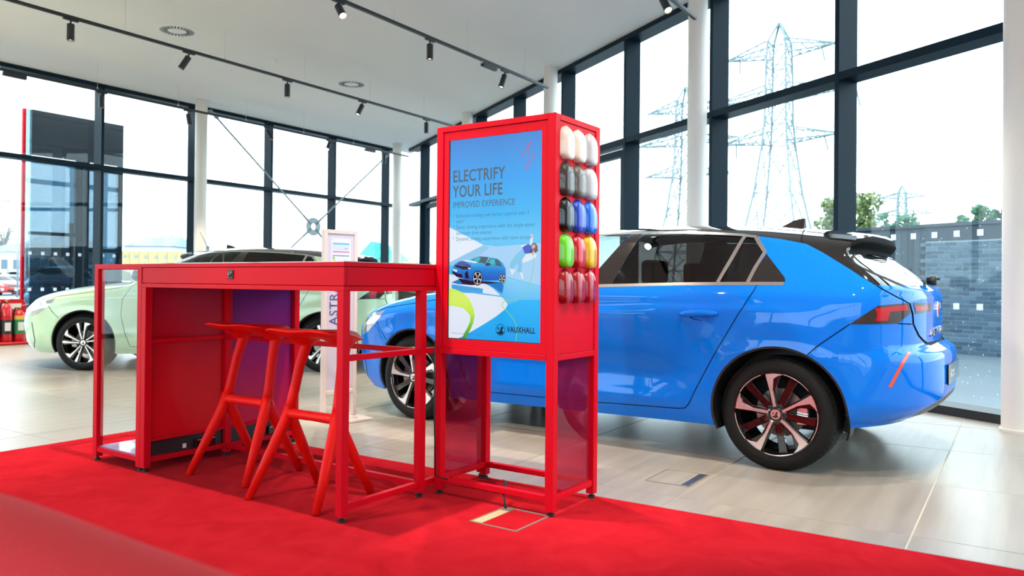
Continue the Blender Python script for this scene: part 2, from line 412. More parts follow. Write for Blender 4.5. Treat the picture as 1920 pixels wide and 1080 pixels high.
def spot_body():
    t = empty('track_spotlight', (0, 0, 0)); 
    MB().box(-0.085, 0.085, -0.016, 0.016, -0.022, -0.001).build('adapter', M_black, t, bevel=0.002)
    MB().tube([(0, 0, -0.022), (0, 0, -0.055)], 0.010, 10).build('stem', M_black, t, smooth=True)
    hd = empty('head', (0, 0, -0.06), 0, t)
    MB().lathe([(0.0, 0.0), (0.036, 0.0), (0.04, -0.004), (0.04, -0.19), (0.036, -0.19), (0.034, -0.175)], 28).build('barrel', M_black, hd, autosmooth=40)
    MB().lathe([(0.0, -0.172), (0.0345, -0.172)], 24).build('lens', M_lens, hd)
    return t
sp_l = bpy.data.lights.new('spot_lamp', 'SPOT'); sp_l.energy = SPOT_W; sp_l.color = (1.0, 0.88, 0.72)
sp_l.spot_size = R(64); sp_l.spot_blend = 0.4; sp_l.shadow_soft_size = 0.035
proto = spot_body()
used = [False]
def lamp(n, d, dirv=(0, 0, -1), lab='black cylinder spotlight hanging from a ceiling track', power=None):
    t = proto if not used[0] else copy_tree(proto); used[0] = True
    t.location = nd(n, d, TZ); t.rotation_euler = (0, 0, RZ_B); tag(t, lab, 'spotlight', 'track spotlights')
    hd = [c for c in t.children if c.name.startswith('head')][0]
    v = Vector(dirv).normalized(); v.rotate(Matrix.Rotation(-RZ_B, 3, 'Z'))
    hd.rotation_mode = 'QUATERNION'; hd.rotation_quaternion = (-v).to_track_quat('Z', 'Y')
    ld = sp_l if power is None else sp_l.copy()
    if power is not None: ld.energy = power
    lo = bpy.data.objects.new('bulb', ld); COL.objects.link(lo); lo.parent = hd; lo.location = (0, 0, -0.195)
L = [(-9.15, 4.77, (0, 0, -1), 'black spotlight nearest the upper left corner, pointing straight down'),
     (-9.15, 6.29, (-.55, -.2, -1), 'black spotlight tilted to one side just below the nearer ceiling vent'),
     (-9.15, 7.93, (0, 0, -1), 'third black spotlight along the long track, pointing straight down'),
     (-9.15, 9.51, (-.4, -.25, -1), 'tilted black spotlight just under the farther ceiling vent'),
     (-9.15, 11.17, (0, 0, -1), 'last black spotlight of the long track, just above the totem'),
     (-6.1, 5.96, (.55, -.75, -1), 'brightly glaring spotlight at the upper edge, aimed at the room'),
     (-6.1, 7.50, (0, 0, -1), 'black spotlight pointing straight down above the totem screen'),
     (-6.1, 9.16, (-.3, -.1, -1), 'tilted black spotlight beside the black driver box near the column'),
     (-3.1, 7.55, (.25, -.7, -1), 'glaring spotlight at the upper edge near the window header'),
     (-12.3, 6.91, (0, 0, -1), 'black spotlight beside the first back-wall mullion, over the dark portal'),
     (-12.3, 8.45, (.15, .1, -1), 'black spotlight in front of the mullion beside the back-wall column'),
     (-12.3, 10.19, (.5, .1, -1), 'tilted dark spotlight over the back wall brace, pointing away'),
     (-12.3, 11.81, (-.15, -.75, -1), 'glowing spotlight on the far track above the brace disc'),
     (-12.3, 13.51, (0, 0, -1), 'last black spotlight of the far track near the corner column')]
for i, (n, d, v, lb) in enumerate(L): lamp(n, d, v, lb, SPOT_W * (2.0 if i == 5 else 1.0 if i == 8 else 1.5 if i < 9 else 1.0))
PW = {(-3.1, 2.4): 2.6, (-3.1, 4.0): 2.2, (-3.1, 5.7): 0.8, (-0.05, 5.2): 0.35, (-0.05, 3.6): 0.3, (-0.05, 2.0): 1.0, (-3.1, 0.8): 0.9, (-6.1, 1.2): 0.7, (-6.1, 2.8): 1.2, (-6.1, 4.4): 1.6}
ORD = ('first', 'second', 'third', 'fourth', 'fifth')
TN = {-6.1: 'totem column', -3.1: 'red table', -0.05: 'blue car', -9.15: 'long middle', -12.3: 'back wall'}
AIM = {(-0.05, 2.0): dB * 2.4 - nB * 1.7 + Vector((0, 0, -3.1)), (-0.05, 3.6): dB * 1.0 - nB * 1.7 + Vector((0, 0, -3.1)), (-3.1, 0.8): dB * 3.6 + nB * 0.9 + Vector((0, 0, -3.1))}  # unseen lamps turned onto the blue car to brighten its side
for n, ds in ((-6.1, (4.4, 2.8, 1.2, -0.4, -2.0)), (-3.1, (5.7, 4.0, 2.4, 0.8, -0.8)), (-0.05, (5.2, 3.6, 2.0)), (-9.15, (3.2, 1.6, 0.0, -1.6)), (-12.3, (5.3, 3.7, 2.1, 0.5))):  # out-of-view lamps; several added to brighten car side, floor and ceiling
    for d in ds: lamp(n, d, AIM.get((n, d), (0, 0, -1)), 'unseen black spotlight above the picture edge, %s from the window along the %s track' % (ORD[ds.index(d)], TN[n]), SPOT_W * PW.get((n, d), 1.5))
for n, d, lb in ((-12.3, 5.62, 'black driver box on the far track over the first back window'), (-12.3, 13.04, 'black driver box on the far track near the corner column'), (-6.1, 8.77, 'black driver box hanging on the track near the column behind the totem')):
    t = empty('driver_box', nd(n, d, TZ), RZ_B); tag(t, lb, 'driver box', 'driver boxes on the light tracks')
    MB().box(-0.16, 0.16, -0.03, 0.03, -0.062, -0.004).build('housing', M_black, t, bevel=0.004)
    MB().box(-0.17, -0.155, -0.02, 0.02, -0.03, -0.001).build('clip', M_steel, t)
    MB().box(-0.05, 0.05, -0.018, 0.018, -0.006, 0.001).build('adapter', M_black, t)

# steel cross brace in front of the back wall
M_brace = mat('galvanised_steel', '#8d989b', 0.45, metal=0.3)
br = empty('cross_brace', nB * -13.1, RZ_B); tag(br, 'thin grey steel cross brace with ring disc before the back windows', 'cross brace')
ring = MB(); ring.lathe([(0.07, -0.012), (0.20, -0.012), (0.20, 0.012), (0.07, 0.012), (0.07, -0.012)], 36, axis='y', c=(12.13, 0, 2.225)); ring.build('ring_disc', M_brace, br, autosmooth=40)
for (ex, ez) in ((9.47, 4.29), (14.55, 4.17), (9.47, 0.14), (14.55, 0.14)):
    c = Vector((12.13, 0, 2.225)); e = Vector((ex, 0, ez)); u = (e - c).normalized()
    rod = MB().tube([c + u * 0.17, e], 0.019, 10).build('rod', M_brace, br, smooth=True)
    MB().tube([c + u * 0.10, c + u * 0.16, c + u * 0.30, c + u * 0.42], [0.034, 0.03, 0.024, 0.018], 10).build('fork', M_brace, rod, smooth=True)
    MB().beam(e - u * 0.22, e, 0.09, 0.02).build('end_plate', M_brace, rod)
    MB().tube([c + u * 0.135 + Vector((0, -0.03, 0)), c + u * 0.135 + Vector((0, 0.03, 0))], 0.022, 12).build('pin', M_brace, rod, smooth=True)

# ------------------------------------------------------------------ red display table
RZ_T = R(-34.45)
def grad_mat(name, stops, share, axis='Z', z0=0.0, z1=1.0, rough=0.18):
    """printed translucent acrylic: the print runs through colours along the sheet's own height"""
    m = bpy.data.materials.new(name); m.use_nodes = True
    n = m.node_tree.nodes; l = m.node_tree.links; b = n['Principled BSDF']
    t = n.new('ShaderNodeTexCoord'); s = n.new('ShaderNodeSeparateXYZ'); l.new(t.outputs['Object'], s.inputs[0])
    mr = n.new('ShaderNodeMapRange'); mr.inputs['From Min'].default_value = z0; mr.inputs['From Max'].default_value = z1
    l.new(s.outputs[axis], mr.inputs['Value'])
    r = n.new('ShaderNodeValToRGB'); e = r.color_ramp.elements
    while len(e) < len(stops): e.new(0.5)
    for i, (p, c) in enumerate(stops): e[i].position = p; e[i].color = (*lin(c), 1)
    l.new(mr.outputs[0], r.inputs[0]); l.new(r.outputs[0], b.inputs['Base Color'])
    b.inputs['Roughness'].default_value = 0.3; b.inputs['Specular IOR Level'].default_value = 0.25
    tr = n.new('ShaderNodeBsdfTransparent'); l.new(r.outputs[0], tr.inputs[0])
    mx = n.new('ShaderNodeMixShader'); mx.inputs[0].default_value = share
    l.new(b.outputs[0], mx.inputs[1]); l.new(tr.outputs[0], mx.inputs[2]); l.new(mx.outputs[0], n['Material Output'].inputs[0])
    return m
M_purple = mat('lilac_shelf', '#a884b8', 0.12, coat=0.5)
M_tglass = mat('grey_table_glass', '#8d9494', 0.08, coat=1.0)
M_plug = mat('white_plastic', '#e4e0da', 0.4)
L_, D_, H_, P_ = 1.526, 1.035, 1.103, 0.04
tb = empty('display_table', (-0.7085, 3.3156, 0.006), RZ_T); tag(tb, 'tall red metal framed display table with lockable top drawer', 'table')
def post(x, y, par, top=0.98, m=M_red):
    MB().box(x, x + P_, y, y + P_, 0.022, top).build('post', m, par, bevel=0.002)
    MB().lathe([(0.017, 0), (0.017, 0.012), (0.008, 0.014), (0.008, 0.03)], 16, c=(x + P_ / 2, y + P_ / 2, 0), cap=True).build('levelling_foot', M_black, par, smooth=False)
ys = (0.0, 0.497, D_ - P_)
for y in ys:
    post(-P_, y, tb); post(-L_, y, tb)
def rail(x0, x1, y0, y1, z0, z1, par, nm='rail'): return MB().box(x0, x1, y0, y1, z0, z1).build(nm, M_red, par, bevel=0.0015)
# right end, centre and left end rails
for z0, z1 in ((0.048, 0.074), (0.68, 0.705)):
    for a, b in ((ys[0] + P_, ys[1]), (ys[1] + P_, ys[2])):
        rail(-P_ + 0.005, -0.005, a, b, z0, z1, tb); rail(-L_ + 0.005, -L_ + P_ - 0.005, a, b, z0, z1, tb)
    rail(-L_ + P_, -P_, ys[1] + 0.007, ys[1] + 0.033, z0, z1, tb)
# top frame, drawer boards, cap strip
for y in (0.0, D_ - P_): rail(-L_, 0, y, y + P_, 0.979, 1.0, tb, 'top_frame')
for x in (-L_, -P_): rail(x, x + P_, P_, D_ - P_, 0.979, 1.0, tb, 'top_frame')
MB().box(-L_ + 0.002, -0.002, 0.003, 0.018, 1.002, 1.083).build('drawer_front', M_red, tb, bevel=0.0015)
MB().box(-L_ + 0.002, -0.002, D_ - 0.018, D_ - 0.003, 1.002, 1.083).build('apron_board', M_red, tb, bevel=0.0015)
for x in (-L_, -0.018): MB().box(x + 0.003, x + 0.015, 0.02, D_ - 0.02, 1.002, 1.083).build('apron_board', M_red, tb, bevel=0.0015)
MB().box(-L_ + 0.02, -0.02, 0.03, D_ - 0.03, 1.0, 1.012).build('tray', M_red, tb)
cap = MB(); cap.box(-L_, 0, 0, 0.03, 1.085, H_); cap.box(-L_, 0, D_ - 0.03, D_, 1.085, H_); cap.box(-L_, -L_ + 0.03, 0.03, D_ - 0.03, 1.085, H_); cap.box(-0.03, 0, 0.03, D_ - 0.03, 1.085, H_)
cap.build('top_rim', M_red, tb)
MB().box(-L_ + 0.004, -0.004, 0.004, D_ - 0.004, H_, H_ + 0.004).build('glass_top', M_tglass, tb)
lk = MB().box(-0.789, -0.748, -0.003, 0.01, 1.028, 1.07).build('lock', M_black, tb, bevel=0.002)
MB().lathe([(0.0, -0.007), (0.012, -0.007), (0.013, -0.002)], 20, axis='y', c=(-0.7685, 0, 1.049)).build('cylinder', mat('dark_steel', (0.09, 0.085, 0.08), 0.35, metal=0.8), lk, smooth=True)
MB().box(-0.7695, -0.7675, -0.008, -0.006, 1.043, 1.055).build('keyhole', M_black, lk)
# left end: two translucent colour-graded sheets in each bay and a dark socket strip
M_gr1 = grad_mat('acrylic_red_to_plum', [(0.0, '#dc081a'), (0.45, '#cc081c'), (1.0, '#a80c2c')], 0.08, z0=0.1, z1=0.97)
M_gr2 = grad_mat('acrylic_red_to_violet', [(0.0, '#dc0c38'), (0.45, '#a8145c'), (1.0, '#6c1c88')], 0.12, z0=0.1, z1=0.97)
for (a, b), m in zip(((ys[0] + P_, ys[1]), (ys[1] + P_, ys[2])), (M_gr1, M_gr2)):
    MB().box(-L_ + 0.004, -L_ + 0.012, a, b, 0.705, 0.978).build('acrylic_panel', m, tb)
    MB().box(-L_ + 0.004, -L_ + 0.012, a, b, 0.165, 0.68).build('acrylic_panel', m, tb)
    rail(-L_ + 0.005, -L_ + P_ - 0.005, a, b, 0.158, 0.172, tb)
    sk = MB().box(-L_ + 0.003, -L_ + 0.016, a + 0.002, b - 0.002, 0.076, 0.156).build('cable_box', M_black, tb)
    sb = MB().box(-L_ + 0.016, -L_ + 0.034, a + 0.27, a + 0.40, 0.078, 0.132).build('adapter', M_blackg, sk, bevel=0.004)
    MB().box(-L_ + 0.034, -L_ + 0.037, a + 0.28, a + 0.39, 0.120, 0.124).build('bright_edge', M_steel, sk)
    MB().box(-L_ + 0.016, -L_ + 0.018, a + 0.20, a + 0.222, 0.088, 0.112).build('socket_label', M_plug, sk)
# thin acrylic bay beyond the left end
x0 = -L_ - 0.478
bay = empty('display_table_end', (0, 0, 0), 0, None); bay.location = tb.location; bay.rotation_euler = tb.rotation_euler
tag(bay, 'narrow red frame bay with clear acrylic front at the far end of the table', 'display frame')
for y in (0.0, D_ - P_):
    post(x0, y, bay, H_ - 0.02); post(-L_ - P_ - 0.001, y, bay, H_ - 0.02)
    rail(x0 + P_, -L_ - P_, y + 0.004, y + P_ - 0.004, 0.05, 0.076, bay)
    rail(x0, -L_ - 0.001, y, y + P_, H_ - 0.027, H_, bay, 'top_frame')
for x in (x0, -L_ - P_ - 0.001):
    rail(x + 0.004, x + P_ - 0.004, P_, D_ - P_, 0.05, 0.076, bay)
    rail(x, x + P_, P_, D_ - P_, H_ - 0.027, H_, bay, 'top_frame')
MB().box(x0 + P_ - 0.004, -L_ - P_ + 0.003, 0.02, D_ - 0.03, 0.076, 0.082).build('lilac_base_sheet', M_purple, bay)
MB().box(x0 + P_ - 0.006, -L_ - P_ + 0.005, 0.012, 0.018, 0.09, H_ - 0.03).build('acrylic_front', M_clear, bay)

# ------------------------------------------------------------------ display totem with screen and paint samples
W_, TD_, TH_, TB_ = 0.672, 0.411, 1.768, 0.68
tt = empty('display_totem', (0.184, 3.4285, 0.006), RZ_T); tag(tt, 'tall red display totem with a bright blue screen on its front', 'display stand')
for x in (-W_, -P_):
    for y in (0.0, TD_ - P_):
        post(x, y, tt, TH_)
        for z0, z1 in ((0.058, 0.084),): pass
for y in (0.0, TD_ - P_): rail(-W_ + P_, -P_, y + 0.005, y + P_ - 0.005, 0.062, 0.088, tt)
for x in (-W_, -P_): rail(x + 0.005, x + P_ - 0.005, P_, TD_ - P_, 0.062, 0.088, tt)
for z in (TB_, TH_ - 0.026):
    for y in (0.0, TD_ - P_): rail(-W_ + P_, -P_, y, y + P_, z, z + 0.026, tt, 'box_frame')
    for x in (-W_, -P_): rail(x, x + P_, P_, TD_ - P_, z, z + 0.026, tt, 'box_frame')
MB().box(-W_ + 0.004, -0.004, 0.004, TD_ - 0.004, TH_ - 0.004, TH_ + 0.001).build('top_sheet', M_red, tt)
# screen surround: four flat bars just inside the frame
sx0, sx1, sz0, sz1 = -0.6005, -0.074, 0.752, 1.700
fx0, fx1, fz0, fz1 = -W_ + P_ + 0.002, -P_ - 0.002, TB_ + 0.028, TH_ - 0.028
for b in ((fx0, sx0, fz0, fz1), (sx1, fx1, fz0, fz1), (sx0, sx1, fz0, sz0), (sx0, sx1, sz1, fz1)):
    MB().box(b[0], b[1], 0.006, 0.02, b[2], b[3]).build('screen_surround', M_red, tt)
MB().box(fx0, fx1, TD_ - 0.02, TD_ - 0.006, fz0, fz1).build('back_panel', M_red, tt)
for x in (-W_ + 0.005, -0.017): MB().box(x, x + 0.012, P_ + 0.002, TD_ - P_ - 0.002, fz0, fz1).build('side_panel', M_red, tt)
MB().box(fx0, fx1, P_, TD_ - P_, TB_ + 0.004, TB_ + 0.012).build('base_panel', M_black, tt)
holes = MB()
for z in (0.906, 0.853, 0.80, 0.747):
    for k in range(5): holes.lathe([(0.0, 0.0005), (0.0026, 0.0005), (0.0026, -0.004)], 8, axis='x', c=(-0.0052, 0.083 + 0.056 * k, z))
hp = holes.build('peg_holes', M_hole, tt)
M_gr3 = glass_mat('red_tinted_acrylic', (0.86, 0.20, 0.32), refl=0.06, body=((0.42, 0.02, 0.08), 0.20), k=0.5)
for x in (-W_ + 0.017, -0.023):
    MB().box(x, x + 0.006, P_ - 0.008, TD_ - P_ + 0.008, 0.09, TB_ - 0.002).build('acrylic_panel', M_gr3, tt)
    for y in (0.085, 0.325):
        for z in (0.094, TB_ - 0.012): MB().box(x - 0.006, x + 0.012, y - 0.012, y + 0.012, z - 0.006, z + 0.008).build('clip', M_clear, tt)

# --- screen picture: a lit panel with flat printed shapes
def em_mat(name, c, s=1.0):
    if name in MATS: return MATS[name]
    m = bpy.data.materials.new(name); m.use_nodes = True; MATS[name] = m
    n = m.node_tree.nodes; n.remove(n['Principled BSDF']); e = n.new('ShaderNodeEmission')
    e.inputs[0].default_value = (*lin(c), 1); e.inputs[1].default_value = s * 0.70
    gl = n.new('ShaderNodeBsdfGlossy'); gl.inputs['Roughness'].default_value = 0.15
    mx = n.new('ShaderNodeMixShader'); mx.inputs[0].default_value = 0.03
    m.node_tree.links.new(e.outputs[0], mx.inputs[1]); m.node_tree.links.new(gl.outputs[0], mx.inputs[2]); m.node_tree.links.new(mx.outputs[0], n['Material Output'].inputs[0])
    return m
def em_grad(name, stops, z0, z1, axis='Z'):
    m = em_mat(name, '#ffffff'); n = m.node_tree.nodes; l = m.node_tree.links
    e = [q for q in n if q.type == 'EMISSION'][0]
    t = n.new('ShaderNodeTexCoord'); s = n.new('ShaderNodeSeparateXYZ'); l.new(t.outputs['Object'], s.inputs[0])
    mr = n.new('ShaderNodeMapRange'); mr.inputs['From Min'].default_value = z0; mr.inputs['From Max'].default_value = z1
    l.new(s.outputs[axis], mr.inputs['Value'])
    r = n.new('ShaderNodeValToRGB'); el = r.color_ramp.elements
    while len(el) < len(stops): el.new(0.5)
    for i, (p, c) in enumerate(stops): el[i].position = p; el[i].color = (*lin(c), 1)
    l.new(mr.outputs[0], r.inputs[0]); l.new(r.outputs[0], e.inputs[0]); return m
M_scr = em_grad('screen_sky', [(0.0, '#0aa4f4'), (0.25, '#10b4fb'), (0.5, '#5fc4f6'), (0.62, '#32b4f4'), (0.8, '#2b9ff2'), (1.0, '#3d84d8')], sz0, sz1)
scr = MB().box(sx0, sx1, 0.011, 0.016, sz0, sz1).build('screen', M_scr, tt)
bz = MB()
for b in ((sx0, sx0 + 0.004, sz0, sz1), (sx0, sx1, sz0, sz0 + 0.004)): bz.box(b[0], b[1], 0.008, 0.0115, b[2], b[3])
bz.build('bezel', M_black, scr)
lay = [0.0109]
# photo pixels on the screen to screen coordinates (homography of its four corners)
def homog(src, dst):
    A = []
    for (x, y), (u, v) in zip(src, dst):
        A.append([x, y, 1, 0, 0, 0, -u * x, -u * y, -u]); A.append([0, 0, 0, x, y, 1, -v * x, -v * y, -v])
    return np.linalg.svd(np.array(A))[2][-1].reshape(3, 3)
HS = homog([(838.3, 266.3), (1014.2, 245), (1009.7, 648.3), (834, 636.7)], [(sx0, sz1), (sx1, sz1), (sx1, sz0), (sx0, sz0)])
def S(u, v):
    q = HS @ np.array([u, v, 1]); return (float(q[0] / q[2]), float(q[1] / q[2]))
def Z6(a, b, ox=820, oy=400, k=6.0): return S(ox + a / k, oy + b / k)
def flat(pts, m, nm='printed_shape', px=True):
    lay[0] -= 0.000012
    P = [(max(sx0 + 0.003, min(sx1, x)), max(sz0 + 0.003, min(sz1, z))) for x, z in pts]
    tri = MB(); vs = [(x, lay[0], z) for x, z in P]
    return tri.add(vs, [tuple(range(len(vs)))]).build(nm, m, scr)
A_ = lambda pts: [Z6(a, b) for a, b in pts]                       # crop 820,400 scale 6
B_ = lambda pts: [S(820 + a / 9.6, 480 + b / 9.6) for a, b in pts]  # crop 820,480 scale 9.6
C_ = lambda pts: [S(820 + a / 6, 540 + b / 6) for a, b in pts]
flat(A_([(105, 170), (490, 370), (105, 565)]), em_mat('print_white', '#e6ecfa'), 'printed_shape')
flat(A_([(490, 370), (640, 385), (1145, 350), (1140, 835), (740, 725), (640, 560), (230, 500)]), em_mat('print_pale_blue', '#a4d0f6'))
flat(A_([(105, 565), (490, 370), (560, 400), (400, 520), (100, 615)]), em_mat('print_mist', '#8fc4ea'))
flat(A_([(95, 605), (300, 590), (740, 730), (1140, 840), (1140, 1080), (95, 1080)]), em_mat('print_floor', '#52c0f8'))
flat(A_([(740, 730), (1140, 840), (1140, 1080), (760, 1080), (700, 960)]), em_grad('print_floor_right', [(0, '#10b0fa'), (1, '#8fd4f8')], 0.86, 1.07))
flat(C_([(92, -140), (400, -100), (600, 20), (730, 150), (765, 200), (740, 250), (640, 330), (480, 430), (280, 545), (200, 582), (92, 572)]), em_mat('print_white', '#e6ecfa'))
flat(C_([(1140, 150), (900, 150), (765, 205), (740, 250), (640, 330), (480, 430), (300, 545), (250, 590), (1138, 640)]), em_grad('print_corner_blue', [(0, '#06a2f6'), (1, '#12b6fb')], 0.75, 0.95))
# reflection under the printed car
flat(B_([(205, 530), (770, 610), (770, 700), (560, 690), (380, 680), (205, 600)]), em_mat('print_reflection', '#48a8e8'))
flat(B_([(560, 660), (1130, 745), (1130, 765), (560, 690)]), em_mat('print_reflection2', '#58b4ec'))
flat(B_([(200, 500), (330, 440), (600, 470), (900, 480), (1120, 510), (1150, 570), (1120, 700), (900, 550), (760, 510), (600, 550), (330, 530)]), em_mat('print_shade', '#1f7fd2'))
flat(B_([(320, 420), (600, 470), (760, 480), (1100, 500), (900, 520), (700, 520), (560, 545), (400, 520)]), em_mat('print_dark', '#2a1c30'))
# printed hatchback
flat(B_([(205, 320), (240, 200), (270, 150), (380, 95), (520, 100), (600, 50), (700, 22), (880, 35), (1040, 70), (1130, 140), (1185, 250), (1190, 350), (1170, 440), (1060, 460), (760, 470), (560, 475), (300, 400)]), em_grad('print_car_body', [(0, '#2a3cb0'), (0.45, '#1f7fdc'), (0.7, '#18a8e6'), (1, '#8fd4f4')], 1.0, 1.165))
flat(B_([(285, 180), (330, 130), (420, 105), (560, 190), (540, 230), (400, 190)]), em_mat('print_hood', '#3b3a9e'))
flat(B_([(380, 95), (520, 100), (680, 130), (640, 150), (420, 110)]), em_mat('print_white', '#e6ecfa'))
flat(B_([(560, 90), (720, 30), (880, 45), (810, 160), (680, 130)]), em_mat('print_glass', '#3d4a50'))
flat(B_([(590, 95), (700, 45), (740, 60), (690, 125), (620, 105)]), em_mat('print_glass_light', '#2fb4c6'))
flat(B_([(830, 170), (905, 60), (1040, 80), (1090, 130), (1120, 210), (930, 185)]), em_mat('print_side_glass', '#2b5670'))
flat(B_([(870, 140), (920, 75), (990, 85), (1000, 185), (930, 180)]), em_mat('print_glass_light', '#2fb4c6'))
flat(B_([(815, 150), (905, 150), (920, 185), (855, 205), (820, 190)]), em_mat('print_mirror', '#1c2430'))
flat(B_([(258, 175), (560, 225), (545, 262), (420, 265), (265, 215)]), em_mat('print_grille', '#2b2030'))
flat(B_([(500, 232), (555, 235), (540, 260), (505, 250)]), em_mat('print_white', '#e6ecfa'))
flat(B_([(215, 290), (330, 340), (400, 350), (400, 420), (300, 390), (225, 335)]), em_mat('print_dark', '#2a1c30'))
flat(B_([(445, 330), (490, 280), (525, 430), (450, 420)]), em_mat('print_dark', '#2a1c30'))
flat(B_([(228, 250), (310, 272), (300, 312), (232, 285)]), em_mat('print_white', '#e6ecfa'))
def disc(cx, cy, rx_, ry_, m, n=24, f=B_): flat(f([(cx + rx_ * math.cos(2 * PI * k / n), cy + ry_ * math.sin(2 * PI * k / n)) for k in range(n)]), m)
for cx, cy, a, b in ((675, 420, 92, 135), (1125, 430, 62, 85)):
    disc(cx, cy, a, b, em_mat('print_tyre', '#15151d'))
    disc(cx, cy, a * .86, b * .86, em_mat('print_rim', '#cfd3d6')); disc(cx, cy, a * .78, b * .78, em_mat('print_tyre', '#15151d'))
    for k in range(5):
        t = 2 * PI * k / 5 + 0.4
        flat(B_([(cx + a * r * math.cos(t + q), cy + b * r * math.sin(t + q)) for r, q in ((.12, -.5), (.8, -.16), (.8, .16), (.12, .5))]), em_mat('print_rim', '#cfd3d6'))
# printed figure floating with the charging cable
sk_, jn, tp, hr = em_mat('print_skin', '#d9a890'), em_mat('print_denim', '#7cc4e8'), em_mat('print_top', '#3546c0'), em_mat('print_hair', '#6a4640')
wh = em_mat('print_blouse', '#dfe8f6')
flat(A_([(930, 395), (1000, 360), (1060, 380), (1050, 450), (1000, 480), (950, 460)]), tp)
flat(A_([(1015, 370), (1030, 250), (1045, 240), (1055, 260), (1050, 340), (1030, 375)]), wh); flat(A_([(1033, 285), (1040, 242), (1050, 246), (1050, 290)]), sk_)
flat(A_([(910, 380), (990, 360), (930, 400)]), wh)
flat(A_([(940, 410), (960, 470), (900, 560), (850, 610), (830, 640), (785, 625), (800, 560), (860, 480)]), jn)
flat(A_([(920, 450), (975, 470), (930, 560), (925, 650), (915, 680), (875, 680), (880, 600), (900, 540)]), jn)
flat(A_([(975, 470), (1060, 460), (1100, 480), (1080, 520), (980, 560), (935, 575), (930, 540)]), wh)
flat(A_([(790, 640), (855, 650), (830, 690), (815, 715), (805, 690)]), wh); flat(A_([(905, 680), (935, 680), (945, 760), (925, 750)]), wh)
flat(A_([(1035, 360), (1075, 345), (1105, 380), (1110, 440), (1080, 460), (1060, 440), (1050, 390)]), hr)
flat(A_([(1040, 375), (1070, 360), (1085, 385), (1070, 410), (1040, 412)]), sk_)
flat(A_([(1030, 440), (1065, 450), (1060, 490), (1040, 480)]), sk_); flat(A_([(1015, 430), (1045, 425), (1050, 455), (1020, 460)]), em_mat('print_dark', '#2a1c30'))
# thin green cable and the large green hose
def ribbon(pts, ws, m, f):
    Pt = [Vector((*q, 0)) for q in f(pts)]; l, r_ = [], []
    for i, p in enumerate(Pt):
        d = (Pt[min(i + 1, len(Pt) - 1)] - Pt[max(i - 1, 0)]).normalized(); nn = Vector((-d.y, d.x, 0)) * ws[i]
        l.append(p + nn); r_.append(p - nn)
    lay[0] -= 0.000012
    mb = MB(); vs = [(p.x, lay[0], p.y) for p in l + r_]; k = len(Pt)
    mb.add(vs, [(i, i + 1, k + i + 1, k + i) for i in range(k - 1)]).build('printed_cable', m, scr)
gc = em_mat('print_cable', '#7fd660')
ribbon([(1062, 505), (1060, 600), (1040, 720), (1000, 850), (950, 940), (890, 985), (800, 992), (740, 995), (705, 1025), (700, 1060), (760, 1120), (820, 1190), (860, 1260), (872, 1330), (865, 1400), (852, 1470)], [0.0016] * 16, gc, A_)
ribbon([(70, 115), (150, 120), (230, 145), (300, 195), (345, 270), (365, 330), (355, 400), (320, 480), (280, 550), (262, 600)], [0.042, 0.041, 0.036, 0.028, 0.019, 0.013, 0.010, 0.010, 0.010, 0.010], em_grad('print_hose', [(0, '#3f9a12'), (0.35, '#79c41e'), (0.7, '#c4ec3a'), (1, '#d8f25a')], 0.76, 0.93), C_)
# lightning bolt outline
ribbon([(1025, 285), (1005, 415), (1080, 412), (978, 598), (1000, 462), (925, 462), (1025, 285)], [0.0019] * 7, em_mat('print_bolt', '#e02a5c'), lambda pts: [S(820 + a / 6, 220 + b / 6) for a, b in pts])
# lettering
M_txt = em_mat('print_grey_text', '#4b5661'); M_txt2 = em_mat('print_small_text', '#3a7fae'); M_logo = em_mat('print_logo', '#16243a')
TR = (PI / 2, 0, 0); yt = lay[0] - 0.00015
def stext(body, x, z, size, width, m, bold=0.0, nm='lettering'): return text(body, size, m, scr, (x, yt, z), TR, width, bold, name=nm)
stext('ELECTRIFY', -0.580, 1.500, 0.078, 0.303, M_txt, 0.0012)
stext('YOUR LIFE', -0.578, 1.427, 0.078, 0.292, M_txt, 0.0012)
stext('IMPROVED EXPERIENCE', -0.577, 1.376, 0.042, 0.355, M_txt, 0.0)
for z, tx, wd in ((1.329, 'Reduced running cost versus a petrol over 3', 0.412), (1.303, 'years*', 0.050), (1.285 - 0.010, 'Easier driving experience with the single-speed', 0.442), (1.247, 'electronic drive selector', 0.210), (1.219, 'Dynamic driving experience with more torque', 0.426)):
    stext(tx, -0.556, z, 0.0265, wd, M_txt2)
for z in (1.333, 1.279, 1.223):
    ribbon([(0, 0), (1, 0), (2, 0)], [0.001] * 3, M_txt2, lambda p, z=z: [(-0.576, z + 0.008), (-0.573, z + 0.004), (-0.567, z + 0.015)])
stext('VAUXHALL', -0.256, 0.797, 0.037, 0.155, M_logo, 0.0011)
cx, cz = -0.292, 0.806
